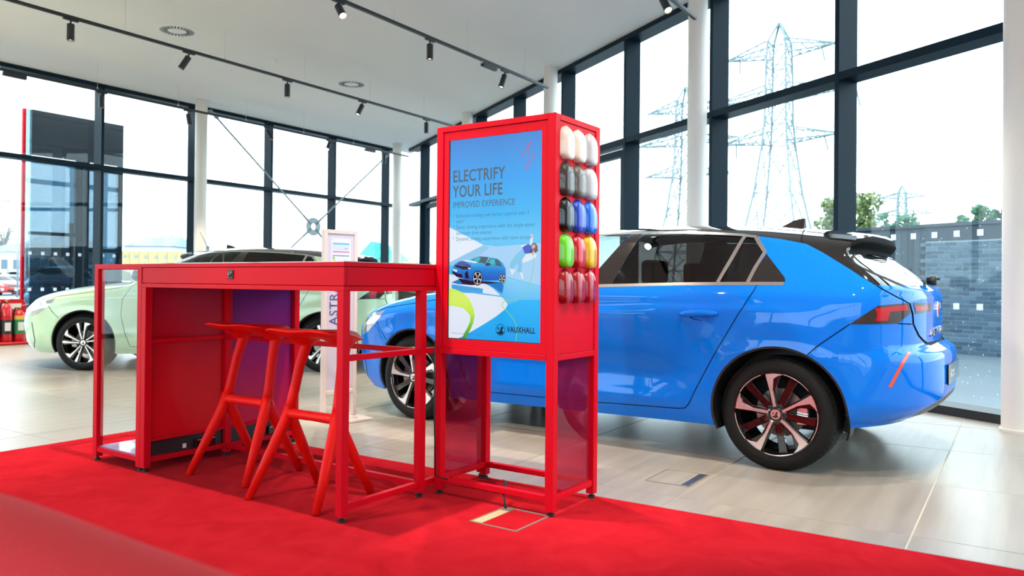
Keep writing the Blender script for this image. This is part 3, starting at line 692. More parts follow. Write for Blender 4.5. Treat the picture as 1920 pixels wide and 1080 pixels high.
def emblem(m, par, r, yy, c, nm='emblem'):
    """a ringed griffin head holding a flag"""
    mb = MB(); n = 36
    for k in range(n):
        a, b = 2 * PI * k / n, 2 * PI * (k + 1) / n
        mb.add([(c[0] + q * math.cos(t), yy, c[1] + q * math.sin(t)) for q, t in ((r, a), (r, b), (r * .90, b), (r * .90, a))], [(0, 1, 2, 3)])
    H = [(-.20, -.30), (.02, .05), (.05, .30), (.18, .52), (.38, .62), (.46, .50), (.62, .40), (.66, .26), (.48, .22), (.40, .02), (.42, -.18), (.60, -.34), (.72, -.45), (.50, -.72), (.0, -.86), (-.5, -.70), (-.78, -.38), (-.5, -.42)]
    mb.add([(c[0] + a * r, yy, c[1] + b * r) for a, b in H], [tuple(range(len(H)))])
    for q in ([(-.74, .36), (-.30, .42), (-.28, .30), (-.72, .22)], [(-.66, .14), (-.22, .20), (-.24, .06), (-.60, .0)], [(-.40, .46), (-.30, .48), (-.34, -.1), (-.44, -.1)]):
        mb.add([(c[0] + a * r, yy, c[1] + b * r) for a, b in q], [(0, 1, 2, 3)])
    return mb.build(nm, m, par)
emblem(M_logo, scr, 0.0265, yt, (cx, cz))
stext('*Running cost calculation based on vauxhall.co.uk', -0.578, 0.776, 0.0105, 0.19, M_txt2)

# --- paint samples: small bodies shaped like half a car shell, pegged on the side of the totem
def sample_mesh():
    n, k = 14, 10; mb = MB(); vs = []
    W, Hh, T = 0.0525, 0.0775, 0.036
    for i in range(n + 1):
        v = -1 + 2 * i / n                                      # along the height, bottom to top
        wv = W * (1 - abs((v + 0.12) / 1.12) ** 3.4 if v > -0.12 else 1 - abs((v + 0.12) / 0.93) ** 6) ** 0.42
        tv = T * (0.92 if v < -0.75 else 1.0) * (1 - max(0, v + 0.1) ** 2.6 * 0.9 / 1.1 ** 2.6)
        if i == 0: wv *= 0.9
        for j in range(k + 1):
            a = -1 + 2 * j / k
            y = wv * a
            x = tv * (1 - abs(a) ** 3.2) ** 0.5
            x -= 0.007 * math.exp(-((a - 0.38) / 0.20) ** 2) * (1 if v < 0.6 else 0.3)      # hollow light-catcher along one side
            vs.append((max(0.0, x), y, Hh * v))
    fs = [(i * (k + 1) + j, i * (k + 1) + j + 1, (i + 1) * (k + 1) + j + 1, (i + 1) * (k + 1) + j) for i in range(n) for j in range(k)]
    o = len(vs); vs += [(0, vs[j][1], -Hh) for j in range(k + 1)]
    fs += [(o + j, o + j + 1, j + 1, j) for j in range(k)]
    return mb.add(vs, fs)
cols = [('cream white', '#d6c8bd', 'top row, nearest the screen'), ('ivory white', '#d9cdc2', 'top row, middle'), ('pearl silver white', '#aaadb4', 'top row, outer edge'),
        ('dark bronze grey', '#3a3432', 'second row, nearest the screen'), ('warm mid grey', '#5d5956', 'second row, middle'), ('light silver', '#a9adb4', 'second row, outer edge'),
        ('black', '#0c0d10', 'third row, nearest the screen'), ('royal blue', '#1a3fb4', 'third row, middle'), ('bright blue', '#0f63d0', 'third row, outer edge'),
        ('lime green', '#63c21e', 'fourth row, nearest the screen'), ('crimson red', '#b80822', 'fourth row, middle'), ('golden yellow', '#d0a80c', 'fourth row, outer edge'),
        ('dark red', '#8e0614', 'bottom row, nearest the screen'), ('deep cherry red', '#960416', 'bottom row, middle'), ('ruby red', '#9c0518', 'bottom row, outer edge')]
s0 = None
for i, (cn, hx, pos) in enumerate(cols):
    r_, c_ = divmod(i, 3)
    m = mat('sample_' + cn.replace(' ', '_'), hx, 0.3, metal=0.0, coat=0.7, spec=0.2)
    if s0 is None:
        o = sample_mesh().build('paint_sample', m, None, autosmooth=50, sub=1); s0 = o
    else:
        o = s0.copy(); COL.objects.link(o); o.material_slots[0].link = 'OBJECT'; o.material_slots[0].material = m
    tag(o, '%s glossy paint sample shell, %s' % (cn, pos), 'paint sample', 'paint sample shells on the side of the totem')
    loc = Vector((-0.0045, 0.095 + 0.1075 * c_, 1.649 - 0.1597 * r_)); loc.rotate(Matrix.Rotation(RZ_T, 3, 'Z'))
    o.location = Vector((0.184, 3.4285, 0.006)) + loc; o.rotation_euler = (0, 0, RZ_T)

# ------------------------------------------------------------------ bar stools
def stool(loc, rz, lab):
    t = empty('bar_stool', loc, rz); tag(t, lab, 'stool', 'red moulded bar stools')
    # seat: saddle shell, front edge towards -y
    nx, ny = 20, 12; vs = []; half = 0.235
    for side in (0, 1):
        for j in range(ny + 1):
            v = j / ny
            for i in range(nx + 1):
                u = -1 + 2 * i / nx
                y = -0.17 + 0.36 * v
                wx = half * (1 - 0.30 * v ** 2.2) * (1 - 0.10 * (1 - v) ** 6)
                x = wx * u
                yy = y + 0.05 * (abs(u) ** 3) * (1 - v) * 1.0 - 0.03 * abs(u) ** 2 * v
                z = 0.800 + 0.006 * math.cos(v * PI) - 0.012 * (1 - abs(u)) - 0.018 * max(0, abs(u) - 0.55) ** 1.5 / 0.3 - 0.035 * v ** 2 * abs(u) ** 2
                if side:
                    fun = math.exp(-((abs(x) - 0.125) / 0.055) ** 2) * math.exp(-((y - 0.06) / 0.09) ** 2)
                    edge = min(1, (1 - abs(u)) * 4) * min(1, v * 5 + 0.05) * min(1, (1 - v) * 4 + 0.05)
                    z -= 0.008 + 0.026 * edge + 0.055 * fun * edge
                vs.append((x, yy, z))
    N = (nx + 1) * (ny + 1); fs = []
    for j in range(ny):
        for i in range(nx):
            a = j * (nx + 1) + i; q = (a, a + 1, a + nx + 2, a + nx + 1)
            fs.append(q); fs.append(tuple(N + k for k in reversed(q)))
    rim = [i for i in range(nx + 1)] + [j * (nx + 1) + nx for j in range(1, ny + 1)] + [ny * (nx + 1) + i for i in range(nx - 1, -1, -1)] + [j * (nx + 1) for j in range(ny - 1, 0, -1)]
    for a, b in zip(rim, rim[1:] + rim[:1]): fs.append((b, a, N + a, N + b))
    MB().add(vs, fs).build('seat', M_redp, t, smooth=True, sub=1)
    for s in (-1, 1):
        node = Vector((s * 0.158, -0.01, 0.385)); topp = Vector((s * 0.128, 0.065, 0.755))
        fr = MB().tube([topp + Vector((0, 0.0, 0.02)), topp + Vector((0, 0.0, -0.05)), topp.lerp(node, 0.4), topp.lerp(node, 0.8), node], [(0.042, 0.038), (0.030, 0.026), (0.026, 0.023), (0.026, 0.023), (0.030, 0.027)], 14).build('upright', M_redp, t, smooth=True)
        f = Vector((s * 0.222, -0.195, 0.001)); b = Vector((s * 0.178, 0.205, 0.001))
        for nm, e in (('front_leg', f), ('rear_leg', b)):
            MB().tube([node + Vector((0, 0, 0.03)), node.lerp(e, 0.12), node.lerp(e, 0.5), e], [(0.027, 0.024), (0.029, 0.026), (0.026, 0.023), (0.019, 0.017)], 14).build(nm, M_redp, t, smooth=True)
    a = Vector((-0.158, -0.012, 0.385)); b = Vector((0.158, -0.012, 0.385))
    ft = MB().tube([a, a.lerp(b, .08), a.lerp(b, .5), a.lerp(b, .92), b], [(0.030, 0.030), (0.025, 0.024), (0.023, 0.022), (0.025, 0.024), (0.030, 0.030)], 12).build('footrest', M_redp, t, smooth=True)
    teeth = MB()
    for k in range(22): teeth.beam((-0.13 + k * 0.0124, -0.029, 0.402), (-0.13 + k * 0.0124, 0.002, 0.404), 0.005, 0.005)
    tag(teeth.build('grip_ridges', M_redp, ft), kind='stuff')
    return t
def tpos(lx, ly, lz=0.006):
    v = Vector((lx, ly, lz)); v.rotate(Matrix.Rotation(RZ_T, 3, 'Z')); return Vector((-0.7085, 3.3156, 0)) + v
stool(tpos(-0.405, 0.205), RZ_T + R(2), 'red moulded bar stool nearer the corner post of the table')
stool(tpos(-1.04, 0.315), RZ_T + R(2), 'red moulded bar stool in front of the translucent end panels, farther from the corner post')

# ------------------------------------------------------------------ white sign stand
sg = empty('sign_stand', (-1.285, 5.868, 0), R(90 - 45.7)); tag(sg, 'white upright information stand with price sheet, behind the red table', 'sign')
M_signw = mat('sign_white', '#cbbdb6', 0.4); M_sheet = mat('sign_panel', '#bdb6c6', 0.4)
sw = 0.145
for x in (-sw, sw - 0.03): MB().box(x, x + 0.03, -0.02, 0.02, 0.02, 1.408).build('side_post', M_signw, sg, bevel=0.003)
for z in (1.378, 0.19): MB().box(-sw + 0.03, sw - 0.03, -0.02, 0.02, z, z + 0.03).build('cross_rail', M_signw, sg, bevel=0.003)
pn = MB().box(-sw + 0.03, sw - 0.03, -0.012, 0.012, 0.22, 1.378).build('panel', M_sheet, sg)
MB().box(-0.17, 0.17, -0.21, 0.16, 0, 0.02).build('base_plate', M_signw, sg, bevel=0.004)
for x in (-0.10, 0.10):
    for z in (0.95, 0.62, 0.25): MB().lathe([(0, -0.002), (0.005, -0.001), (0.005, 0.001)], 10, axis='y', c=(x, -0.012, z)).build('screw', M_steel, pn)
M_ast = mat('sign_letters', '#4a5078', 0.5)
text('ASTRA', 0.105, M_ast, pn, (-0.020, -0.0135, 0.70), (PI / 2, R(-90), 0), 0.31, 0.0008, name='lettering')
def strip(x0, x1, z0, z1, c, nm='printed_strip'): return MB().box(x0, x1, -0.0142, -0.0125, z0, z1).build(nm, mat('sheet_' + c.strip('#'), c, 0.5), pn)
strip(-0.085, 0.085, 1.05, 1.345, '#c6c8da', 'price_sheet')
yy = -0.0155
def strip2(x0, x1, z0, z1, c): return MB().box(x0, x1, -0.0152, -0.0142, z0, z1).build('printed_strip', mat('sheet_' + c.strip('#'), c, 0.5), pn)
strip2(-0.07, 0.07, 1.30, 1.312, '#5aa6e4'); strip2(-0.07, 0.07, 1.262, 1.298, '#b4c4f0'); strip2(-0.07, 0.07, 1.243, 1.249, '#a0406c'); strip2(-0.07, 0.07, 1.214, 1.220, '#4a9a6c'); strip2(-0.07, 0.07, 1.125, 1.132, '#4c5aa0')
strip2(-0.07, 0.07, 1.07, 1.12, '#c0bce0'); strip2(-0.07, 0.07, 1.222, 1.241, '#e0c4dc')
for k, c in enumerate(('#3f8f3a', '#8fae2c', '#d0c030', '#e89a34', '#e4643c', '#d04048')):
    strip2(-0.068, -0.056 + 0.004 * k, 1.200 - 0.011 * k, 1.2095 - 0.011 * k, c)
strip2(-0.042, -0.026, 1.168, 1.175, '#3a3a48')
strip2(0.01, 0.05, 1.178, 1.180, '#9aa0a8'); strip2(0.01, 0.05, 1.16, 1.162, '#9aa0a8'); strip2(0.03, 0.055, 1.27, 1.276, '#8c94c4')

# ------------------------------------------------------------------ fire extinguishers on their stand
ep = nd(-13.18, 5.95); ex = empty('extinguisher_stand', ep, RZ_B); tag(ex, 'red extinguisher stand with rounded back board at the foot of the left window', 'stand')
M_exr = mat('extinguisher_red', '#c8101c', 0.3, coat=0.6)
MB().box(-0.42, 0.40, -0.20, 0.14, 0.0, 0.045).build('tray', M_exr, ex, bevel=0.02, seg=3)
bp_ = [(-0.40, 0.045), (0.34, 0.045), (0.34, 0.62), (0.30, 0.68), (0.24, 0.70), (-0.40, 0.70)]
MB().prism(bp_, 0.10, 0.125, axis='y').build('back_board', M_exr, ex, bevel=0.004)
MB().box(-0.02, 0.26, 0.094, 0.10, 0.54, 0.63).build('notice', M_plug, ex); MB().box(0.06, 0.10, 0.091, 0.094, 0.565, 0.615).build('notice_symbol', M_exr, ex)
def extinguisher(lx, lab, band1, band2, h):
    p = Vector((lx, -0.04, 0.045)); p.rotate(Matrix.Rotation(RZ_B, 3, 'Z'))
    e = empty('fire_extinguisher', ep + p, RZ_B); tag(e, lab, 'fire extinguisher', 'fire extinguishers on the red stand')
    MB().lathe([(0, 0.0), (0.075, 0.0), (0.083, 0.015), (0.083, h - 0.06), (0.07, h - 0.02), (0.035, h + 0.01), (0.028, h + 0.03), (0, h + 0.03)], 28).build('cylinder', M_exr, e, smooth=True)
    MB().lathe([(0.0845, 0.12), (0.0845, 0.34)], 28).build('label', mat(band1[0], band1[1], 0.5), e, smooth=True)
    MB().lathe([(0.0850, 0.34), (0.0850, 0.40)], 28).build('colour_band', mat(band2[0], band2[1], 0.5), e, smooth=True)
    MB().box(-0.055, 0.03, -0.087, -0.0853, 0.17, 0.30).build('label_print', M_plug, e)
    MB().lathe([(0, h + 0.03), (0.02, h + 0.03), (0.02, h + 0.075), (0, h + 0.08)], 16).build('valve', mat('brass', '#b08d3c', 0.3, metal=1.0), e, smooth=True)
    MB().beam((0.0, 0, h + 0.085), (0.12, -0.03, h + 0.12), 0.02, 0.008).build('lever', M_steel, e)
    MB().beam((0.0, 0, h + 0.06), (0.11, -0.03, h + 0.06), 0.02, 0.008).build('carry_handle', M_black, e)
    MB().tube([(0.02, 0, h + 0.05), (-0.07, -0.02, h + 0.06), (-0.105, -0.03, h - 0.05), (-0.10, -0.03, 0.18), (-0.098, -0.03, 0.08)], [0.011, 0.011, 0.011, 0.011, 0.016], 10).build('hose', M_rubber, e, smooth=True)
extinguisher(-0.02, 'red fire extinguisher with a black and white label', ('ext_black', '#23242a'), ('ext_red2', '#c8101c'), 0.56)
extinguisher(0.17, 'red fire extinguisher with a green label and yellow band', ('ext_green', '#1f8a4a'), ('ext_yellow', '#d8b44c'), 0.46)
extinguisher(-0.24, 'red fire extinguisher cut by the picture edge, black horn', ('ext_white', '#e0dcd4'), ('ext_black2', '#23242a'), 0.50)

# ------------------------------------------------------------------ floor boxes and cables
fb = empty('floor_box', tpos(0.41, 0.345, 0.006), RZ_T); tag(fb, 'square steel floor box with carpet lid at the foot of the totem', 'floor box', 'floor boxes')
M_box = mat('dull_steel', '#b4a894', 0.35, metal=0.7); M_lid = mat('beige_lid', '#c0b08c', 0.5)
q = 0.245
for b in ((0, q, 0, 0.010), (0, q, 0.26, 0.27), (0, 0.010, 0.01, 0.26), (q - 0.010, q, 0.01, 0.26)): MB().box(b[0], b[1], b[2], b[3], -0.004, 0.003).build('edge_frame', M_box, fb)
MB().box(0.011, q - 0.011, 0.011, 0.259, -0.004, 0.0005).build('carpet_lid', M_carpet, fb)
MB().box(0.011, 0.06, 0.011, 0.259, 0.0, 0.0035).build('cable_flap', M_lid, fb, bevel=0.001)
MB().box(0.012, 0.06, 0.215, 0.255, 0.003, 0.005).build('flap_brush', mat('brush_grey', '#6e6458', 0.8), fb)
f2 = empty('floor_box', nd(-1.655, 3.84, 0.0005), RZ_B); tag(f2, 'square steel framed floor box let into the pale tiles', 'floor box', 'floor boxes')
for b in ((0, 0.31, -0.008, 0.0), (0, 0.31, -0.240, -0.232), (0, 0.008, -0.232, -0.008), (0.302, 0.31, -0.232, -0.008)): MB().box(*b, 0.0, 0.002).build('edge_frame', M_box, f2)
MB().box(0.008, 0.302, -0.19, -0.008, 0.0, 0.001).build('tile_lid', M_tile, f2)
MB().box(0.01, 0.30, -0.23, -0.19, 0.0, 0.002).build('cable_flap', M_steel, f2, bevel=0.001)
for k in range(3):
    a = tpos(0.385 - 0.01 * k, 0.66 + 0.005 * k, 0.09); b = tpos(0.43 + 0.004 * k, 0.585, 0.012)
    m_ = (a + b) / 2 + Vector((-0.01, 0, 0.015 + 0.004 * k))
    o = MB().tube([a + (a - b) * 0.2, a, m_, b], 0.0035, 8).build('power_cable', M_black, None, smooth=True)
    tag(o, ('black cable into the carpet floor box, nearest the flap middle', 'black cable into the floor box, between its two neighbours', 'black cable into the floor box, nearest the brush')[k], 'cable', 'cables under the totem')
cb = MB().tube([tpos(0.045, 0.545, 0.75), tpos(0.05, 0.54, 0.4), tpos(0.055, 0.55, 0.11), tpos(0.075, 0.60, 0.085), tpos(0.10, 0.62, 0.098)], 0.004, 8).build('power_cable', M_black, None, smooth=True)
tag(cb, 'black cable coming down the inside of the totem near post', 'cable')

# ------------------------------------------------------------------ red sofa close to the camera
def sofa():
    ua = az(122.7); t = empty('sofa', (-0.665, 1.02, 0.026), R(90 - 122.7)); tag(t, 'out of focus red upholstered sofa back in the near lower corner', 'sofa')   # local x along the back, -y towards the room's visitors
    M_f = mat('red_fabric', (0.60, 0.012, 0.020), 0.85, bump=(260, 0.25))
    prof = [(0.0, 0.14), (0.0, 0.60), (-0.004, 0.68), (-0.022, 0.728), (-0.055, 0.748), (-0.095, 0.745), (-0.13, 0.72), (-0.145, 0.67), (-0.15, 0.58), (-0.17, 0.42), (-0.17, 0.14)]
    xs = [-1.25, -1.2, -0.9, -0.6, -0.3, -0.1, 0.0, 0.13, 0.26, 0.38, 0.52, 0.66, 0.72, 0.75]; k = len(prof); vs = []
    for i, x in enumerate(xs):
        e = 1 - 0.06 * (i in (0, len(xs) - 1)) - 0.01 * (i in (1, len(xs) - 2)); zz = 0.010 * math.exp(-((x - 0.15) / 0.2) ** 2)
        for y, z in prof: vs.append((x, -0.085 + (y + 0.085) * e, (z - 0.14) * e + 0.14 + zz * (z > 0.6)))
    fs = [(j * k + i, j * k + i + 1, (j + 1) * k + i + 1, (j + 1) * k + i) for j in range(len(xs) - 1) for i in range(k - 1)]
    fs += [tuple(range(k)), tuple((len(xs) - 1) * k + i for i in reversed(range(k)))]
    MB().add(vs, fs).build('backrest', M_f, t, autosmooth=60, sub=1)
    MB().box(-1.25, 0.75, -0.72, -0.175, 0.14, 0.42).build('seat', M_f, t, bevel=0.04, seg=3)
    for x in (-1.18, 0.68):
        for y in (-0.66, -0.08): MB().lathe([(0.0, 0), (0.016, 0), (0.022, 0.14), (0, 0.14)], 14, c=(x, y, 0)).build('leg', M_black, t, smooth=True)
sofa()

# ------------------------------------------------------------------ hatchback: body skin grown from its side outline
def pchip(px, py):
    px = np.array(px, float); py = np.array(py, float); h = np.diff(px); dl = np.diff(py) / h; n = len(px); m = np.zeros(n)
    for i in range(1, n - 1):
        if dl[i - 1] * dl[i] > 0:
            w1, w2 = 2 * h[i] + h[i - 1], h[i] + 2 * h[i - 1]; m[i] = (w1 + w2) / (w1 / dl[i - 1] + w2 / dl[i])
    m[0], m[-1] = dl[0], dl[-1]
    def f(x):
        x = np.clip(np.asarray(x, float), px[0], px[-1]); i = np.clip(np.searchsorted(px, x) - 1, 0, n - 2)
        t = (x - px[i]) / h[i]; t2, t3 = t * t, t * t * t
        return (2 * t3 - 3 * t2 + 1) * py[i] + (t3 - 2 * t2 + t) * h[i] * m[i] + (-2 * t3 + 3 * t2) * py[i + 1] + (t3 - t2) * h[i] * m[i + 1]
    return f
TOPP = [(-0.41, 1.335), (-0.25, 1.358), (0, 1.386), (0.25, 1.407), (0.5, 1.420), (0.8, 1.426), (1.15, 1.416), (1.42, 1.390), (1.65, 1.320), (2.0, 1.155), (2.26, 1.030), (2.40, 1.000), (2.7, 0.968), (3.0, 0.922), (3.3, 0.855), (3.48, 0.795), (3.56, 0.74), (3.60, 0.66)]
T_ = pchip([p[0] for p in TOPP], [p[1] for p in TOPP])
TAIL = [(0.20, -0.56), (0.28, -0.605), (0.33, -0.70), (0.40, -0.765), (0.50, -0.775), (0.62, -0.772), (0.66, -0.762), (0.69, -0.715), (0.715, -0.688), (0.85, -0.688), (0.96, -0.690), (1.0, -0.680), (1.03, -0.645), (1.12, -0.518), (1.205, -0.398), (1.235, -0.372), (1.262, -0.395), (1.285, -0.415), (1.335, -0.410)]
XR = pchip([p[0] for p in TAIL], [p[1] for p in TAIL])
NOSE = [(0.15, 3.46), (0.22, 3.54), (0.35, 3.605), (0.50, 3.622), (0.66, 3.61), (0.74, 3.57)]
XF = pchip([p[0] for p in NOSE], [p[1] for p in NOSE])
W0 = pchip([0.15, 0.21, 0.27, 0.36, 0.48, 0.62, 0.76, 0.86, 0.93, 1.0, 1.04, 1.15, 1.25, 1.34, 1.45], [0.845, 0.865, 0.888, 0.900, 0.905, 0.915, 0.925, 0.930, 0.926, 0.905, 0.885, 0.815, 0.745, 0.680, 0.60])
RT = pchip([-0.5, 0.0, 1.3, 1.7, 2.2, 2.5, 3.2, 3.6], [0.11, 0.12, 0.13, 0.17, 0.19, 0.17, 0.20, 0.30])
RR = pchip([0.2, 0.45, 0.66, 0.72, 0.98, 1.03, 1.10, 1.2, 1.25, 1.34], [0.40, 0.45, 0.45, 0.36, 0.34, 0.24, 0.16, 0.11, 0.06, 0.06])
RN = pchip([0.15, 0.5, 0.75, 1.0], [0.62, 0.62, 0.55, 0.5])
ARC = ((-0.012, 0.32, 0.372), (2.668, 0.32, 0.362))
def E_(t, q): return (1 - (1 - np.clip(t, 0, 1)) ** 2.2) ** (1 / q)
def Y_(x, z):
    x = np.asarray(x, float); z = np.asarray(z, float)
    y = W0(z)
    # plan taper to nose and tail, and the cabin drawing in towards the rear
    y = y * (1 - 0.075 * np.clip((x - 2.1) / 1.4, 0, 1) ** 2) * (1 - 0.055 * np.clip((0.35 - x) / 1.0, 0, 1) ** 1.6)
    g = np.clip((z - 0.98) / 0.36, 0, 1)
    y = y * (1 - 0.17 * g * np.clip((1.1 - x) / 1.5, 0, 1) ** 1.7)
    # soft light-catcher along the doors, shoulder fold, flared arches
    side = np.clip((x + 0.5) / 0.5, 0, 1) * np.clip((3.1 - x) / 0.5, 0, 1)
    dm = np.clip((x - 0.4) / 0.35, 0, 1) * np.clip((2.25 - x) / 0.3, 0, 1)
    y = y - 0.020 * dm * np.exp(-((z - (0.50 + 0.03 * (x - 1.3))) / 0.10) ** 2) + 0.006 * dm * np.exp(-((z - 0.335) / 0.04) ** 2)
    zc = 0.885 - 0.03 * x
    y = y - 0.008 * side * np.exp(-((z - (zc + 0.05)) / 0.045) ** 2) * (z > zc) * (1 - np.exp(-((z - zc) / 0.02) ** 2))
    for cx, cz, r in ARC:
        d = np.hypot(x - cx, z - cz) - r
        y = y + 0.020 * np.exp(-(np.clip(d, 0, 9) / 0.075) ** 2) * np.clip((0.75 - z) / 0.1, 0, 1) + 0.010 * np.exp(-((d - 0.10) / 0.09) ** 2) * np.clip((z - 0.30) / 0.12, 0, 1) ** 2
    # bumper corner fold behind the rear wheel
    bx = -0.47 - 0.35 * (z - 0.45)
    y = y + 0.012 * np.exp(-((x - bx) / 0.07) ** 2) * np.clip((z - 0.30) / 0.1, 0, 1) * np.clip((0.78 - z) / 0.1, 0, 1)
    e = E_((T_(x) - z) / RT(x), 3.6) * E_((x - XR(z)) / RR(z), 3.4) * E_((XF(z) - x) / RN(z), 2.9)
    return y * e
def offset_strip(pl, w):
    pl = [np.array(p, float) for p in pl]; L, Rr = [], []
    for i, p in enumerate(pl):
        a = pl[max(i - 1, 0)]; b = pl[min(i + 1, len(pl) - 1)]; d = (b - a) / np.linalg.norm(b - a); n = np.array((-d[1], d[0])) * w / 2
        L.append(p + n); Rr.append(p - n)
    return L + Rr[::-1]
def inpoly(P, poly):
    x, z = P[:, 0], P[:, 1]; ins = np.zeros(len(P), bool); n = len(poly)
    for i in range(n):
        x1, z1 = poly[i]; x2, z2 = poly[(i + 1) % n]
        c = ((z1 > z) != (z2 > z))
        with np.errstate(divide='ignore', invalid='ignore'): xi = (x2 - x1) * (z - z1) / (z2 - z1) + x1
        ins ^= c & (x < xi)
    return ins
BELT = [(2.12, 1.006), (1.8, 1.008), (1.5, 1.010), (1.12, 1.014), (0.85, 1.022), (0.56, 1.031), (0.30, 1.035), (0.10, 1.037), (-0.035, 1.038)]
WTOP = [(1.78, 1.232), (1.56, 1.312), (1.36, 1.348), (1.16, 1.363), (0.94, 1.363), (0.63, 1.354), (0.40, 1.340), (0.29, 1.331), (0.19, 1.316)]
BLQ = [(0.18, 1.319), (0.045, 1.299), (-0.104, 1.266), (-0.2, 1.215), (-0.349, 1.125), (-0.494, 1.033)]
def make_regions():
    REG = []      # (part, polygon) in order of precedence
    GAP = 0.006
    tl_in = [(-0.387, 0.827), (-0.514, 0.927), (-0.628, 0.940), (-0.637, 0.887), (-0.591, 0.832)]
    REG.append(('tail_lamp_red', [(-0.500, 0.912), (-0.622, 0.932), (-0.629, 0.902), (-0.562, 0.896), (-0.550, 0.848), (-0.502, 0.845), (-0.508, 0.88)]))
    REG.append(('tail_lamp', tl_in))
    REG.append(('tail_lamp_red2', [(-0.648, 0.925), (-0.6845, 0.921), (-0.6835, 0.902), (-0.655, 0.895)]))
    REG.append(('tail_lamp2', [(-0.645, 0.941), (-0.6875, 0.937), (-0.6860, 0.885), (-0.652, 0.880)]))
    REG.append(('reflector', offset_strip([(-0.640, 0.680), (-0.604, 0.590), (-0.566, 0.500)], 0.015)))
    for hx in (0.43, 1.45): REG.append(('handle_cup', [(hx + 0.062 * math.cos(2 * PI * k / 24), 0.846 + 0.026 * math.sin(2 * PI * k / 24)) for k in range(24)]))
    REG.append(('head_lamp', [(3.300, 0.600), (3.285, 0.716), (3.13, 0.775), (2.994, 0.806), (3.03, 0.745), (3.10, 0.69), (3.19, 0.634)]))
    REG.append(('bumper_slot', offset_strip([(3.30, 0.53), (3.262, 0.328), (3.315, 0.236)], 0.014)))
    REG.append(('grille', [(3.44, 0.585), (3.44, 0.725), (3.7, 0.735), (3.7, 0.585)]))
    REG.append(('grille2', [(3.46, 0.24), (3.44, 0.40), (3.7, 0.42), (3.7, 0.24)]))
    REG.append(('diffuser', [(-0.55, 0.20), (-0.61, 0.30), (-0.69, 0.365), (-0.765, 0.415), (-0.85, 0.420), (-0.85, 0.1)]))
    REG.append(('rear_window', [(-0.368, 1.205), (-0.455, 1.125), (-0.580, 1.030), (-0.70, 1.030), (-0.62, 1.12), (-0.40, 1.225), (-0.36, 1.212)]))
    REG.append(('spoiler_under', [(-0.330, 1.205), (-0.335, 1.318), (-0.5, 1.326), (-0.5, 1.205)]))
    ws = [(x, float(T_(x)) - 0.055) for x in np.linspace(1.44, 2.20, 12)]
    REG.append(('windscreen', ws + [(2.275, 1.018), (2.40, 1.06), (1.6, 1.60), (1.44, 1.45)]))
    REG.append(('window_trim', offset_strip(BELT, 0.018)))
    REG.append(('window_trim2', offset_strip(WTOP, 0.016)))
    REG.append(('window_trim3', offset_strip([(0.190, 1.313), (0.115, 1.222), (0.145, 1.13), (0.165, 1.045)], 0.022)))
    REG.append(('window_trim4', offset_strip([(0.258, 1.325), (0.298, 1.18), (0.338, 1.044)], 0.022)))
    REG.append(('front_glass', [(2.06, 1.014), (1.80, 1.015), (1.5, 1.018), (1.185, 1.022), (1.164, 1.094), (1.019, 1.335), (1.005, 1.357), (1.16, 1.356), (1.36, 1.341), (1.56, 1.305), (1.76, 1.226)]))
    REG.append(('rear_glass', [(1.015, 1.027), (0.85, 1.030), (0.56, 1.039), (0.35, 1.043), (0.309, 1.18), (0.269, 1.325), (0.40, 1.333), (0.63, 1.347), (0.925, 1.356)]))
    REG.append(('small_glass', [(0.327, 1.044), (0.176, 1.045), (0.156, 1.13), (0.126, 1.222), (0.195, 1.305), (0.247, 1.320), (0.287, 1.18)]))
    REG.append(('corner_trim', [(0.134, 1.128), (0.104, 1.212), (-0.034, 1.070), (-0.040, 1.050), (-0.030, 1.046), (0.155, 1.046)]))
    REG.append(('pillar_trim', [(1.185, 1.022), (1.164, 1.094), (1.005, 1.357), (0.925, 1.356), (1.015, 1.027)]))
    gaps = [[(2.10, 1.00), (2.227, 0.81), (2.249, 0.631), (2.205, 0.422), (2.155, 0.275)],
            [(2.155, 0.275), (1.964, 0.264), (1.49, 0.269), (1.098, 0.275), (0.57, 0.290), (0.525, 0.297), (0.500, 0.325), (0.435, 0.447), (0.319, 0.656), (0.186, 0.881), (0.118, 1.000), (0.112, 1.030)],
            [(0.958, 1.352), (1.162, 0.945), (1.172, 0.80), (1.165, 0.5), (1.14, 0.275)],
            [(-0.180, 0.655), (-0.224, 0.700), (-0.387, 0.827)], [(-0.591, 0.832), (-0.640, 0.826)],
            [(-0.500, 1.031), (-0.612, 0.955), (-0.634, 0.935), (-0.643, 0.880), (-0.645, 0.826), (-0.662, 0.76), (-0.680, 0.712), (-0.70, 0.700)],
            [(3.46, 0.735), (3.25, 0.770), (3.0, 0.825), (2.65, 0.872), (2.3, 0.93), (2.16, 0.990)],
            [(2.94, 0.585), (3.02, 0.66), (3.06, 0.715)],
            [(-0.02, 1.382), (-0.045, 1.345), (-0.075, 1.272)]]
    for i, g in enumerate(gaps): REG.append(('gap%d' % i, offset_strip(g, GAP)))
    roof = [(1.56, 1.320), (1.36, 1.356), (1.16, 1.371), (0.94, 1.371), (0.63, 1.362), (0.40, 1.348), (0.29, 1.339), (0.20, 1.324)] + BLQ + [(-0.9, 1.033), (-0.9, 1.7), (2.5, 1.7), (2.5, 1.06), (2.29, 1.015), (2.06, 1.015), (1.78, 1.226)]
    REG.append(('roof', roof))
    return REG
INSET = {'glass': 0.004, 'gap': 0.007}
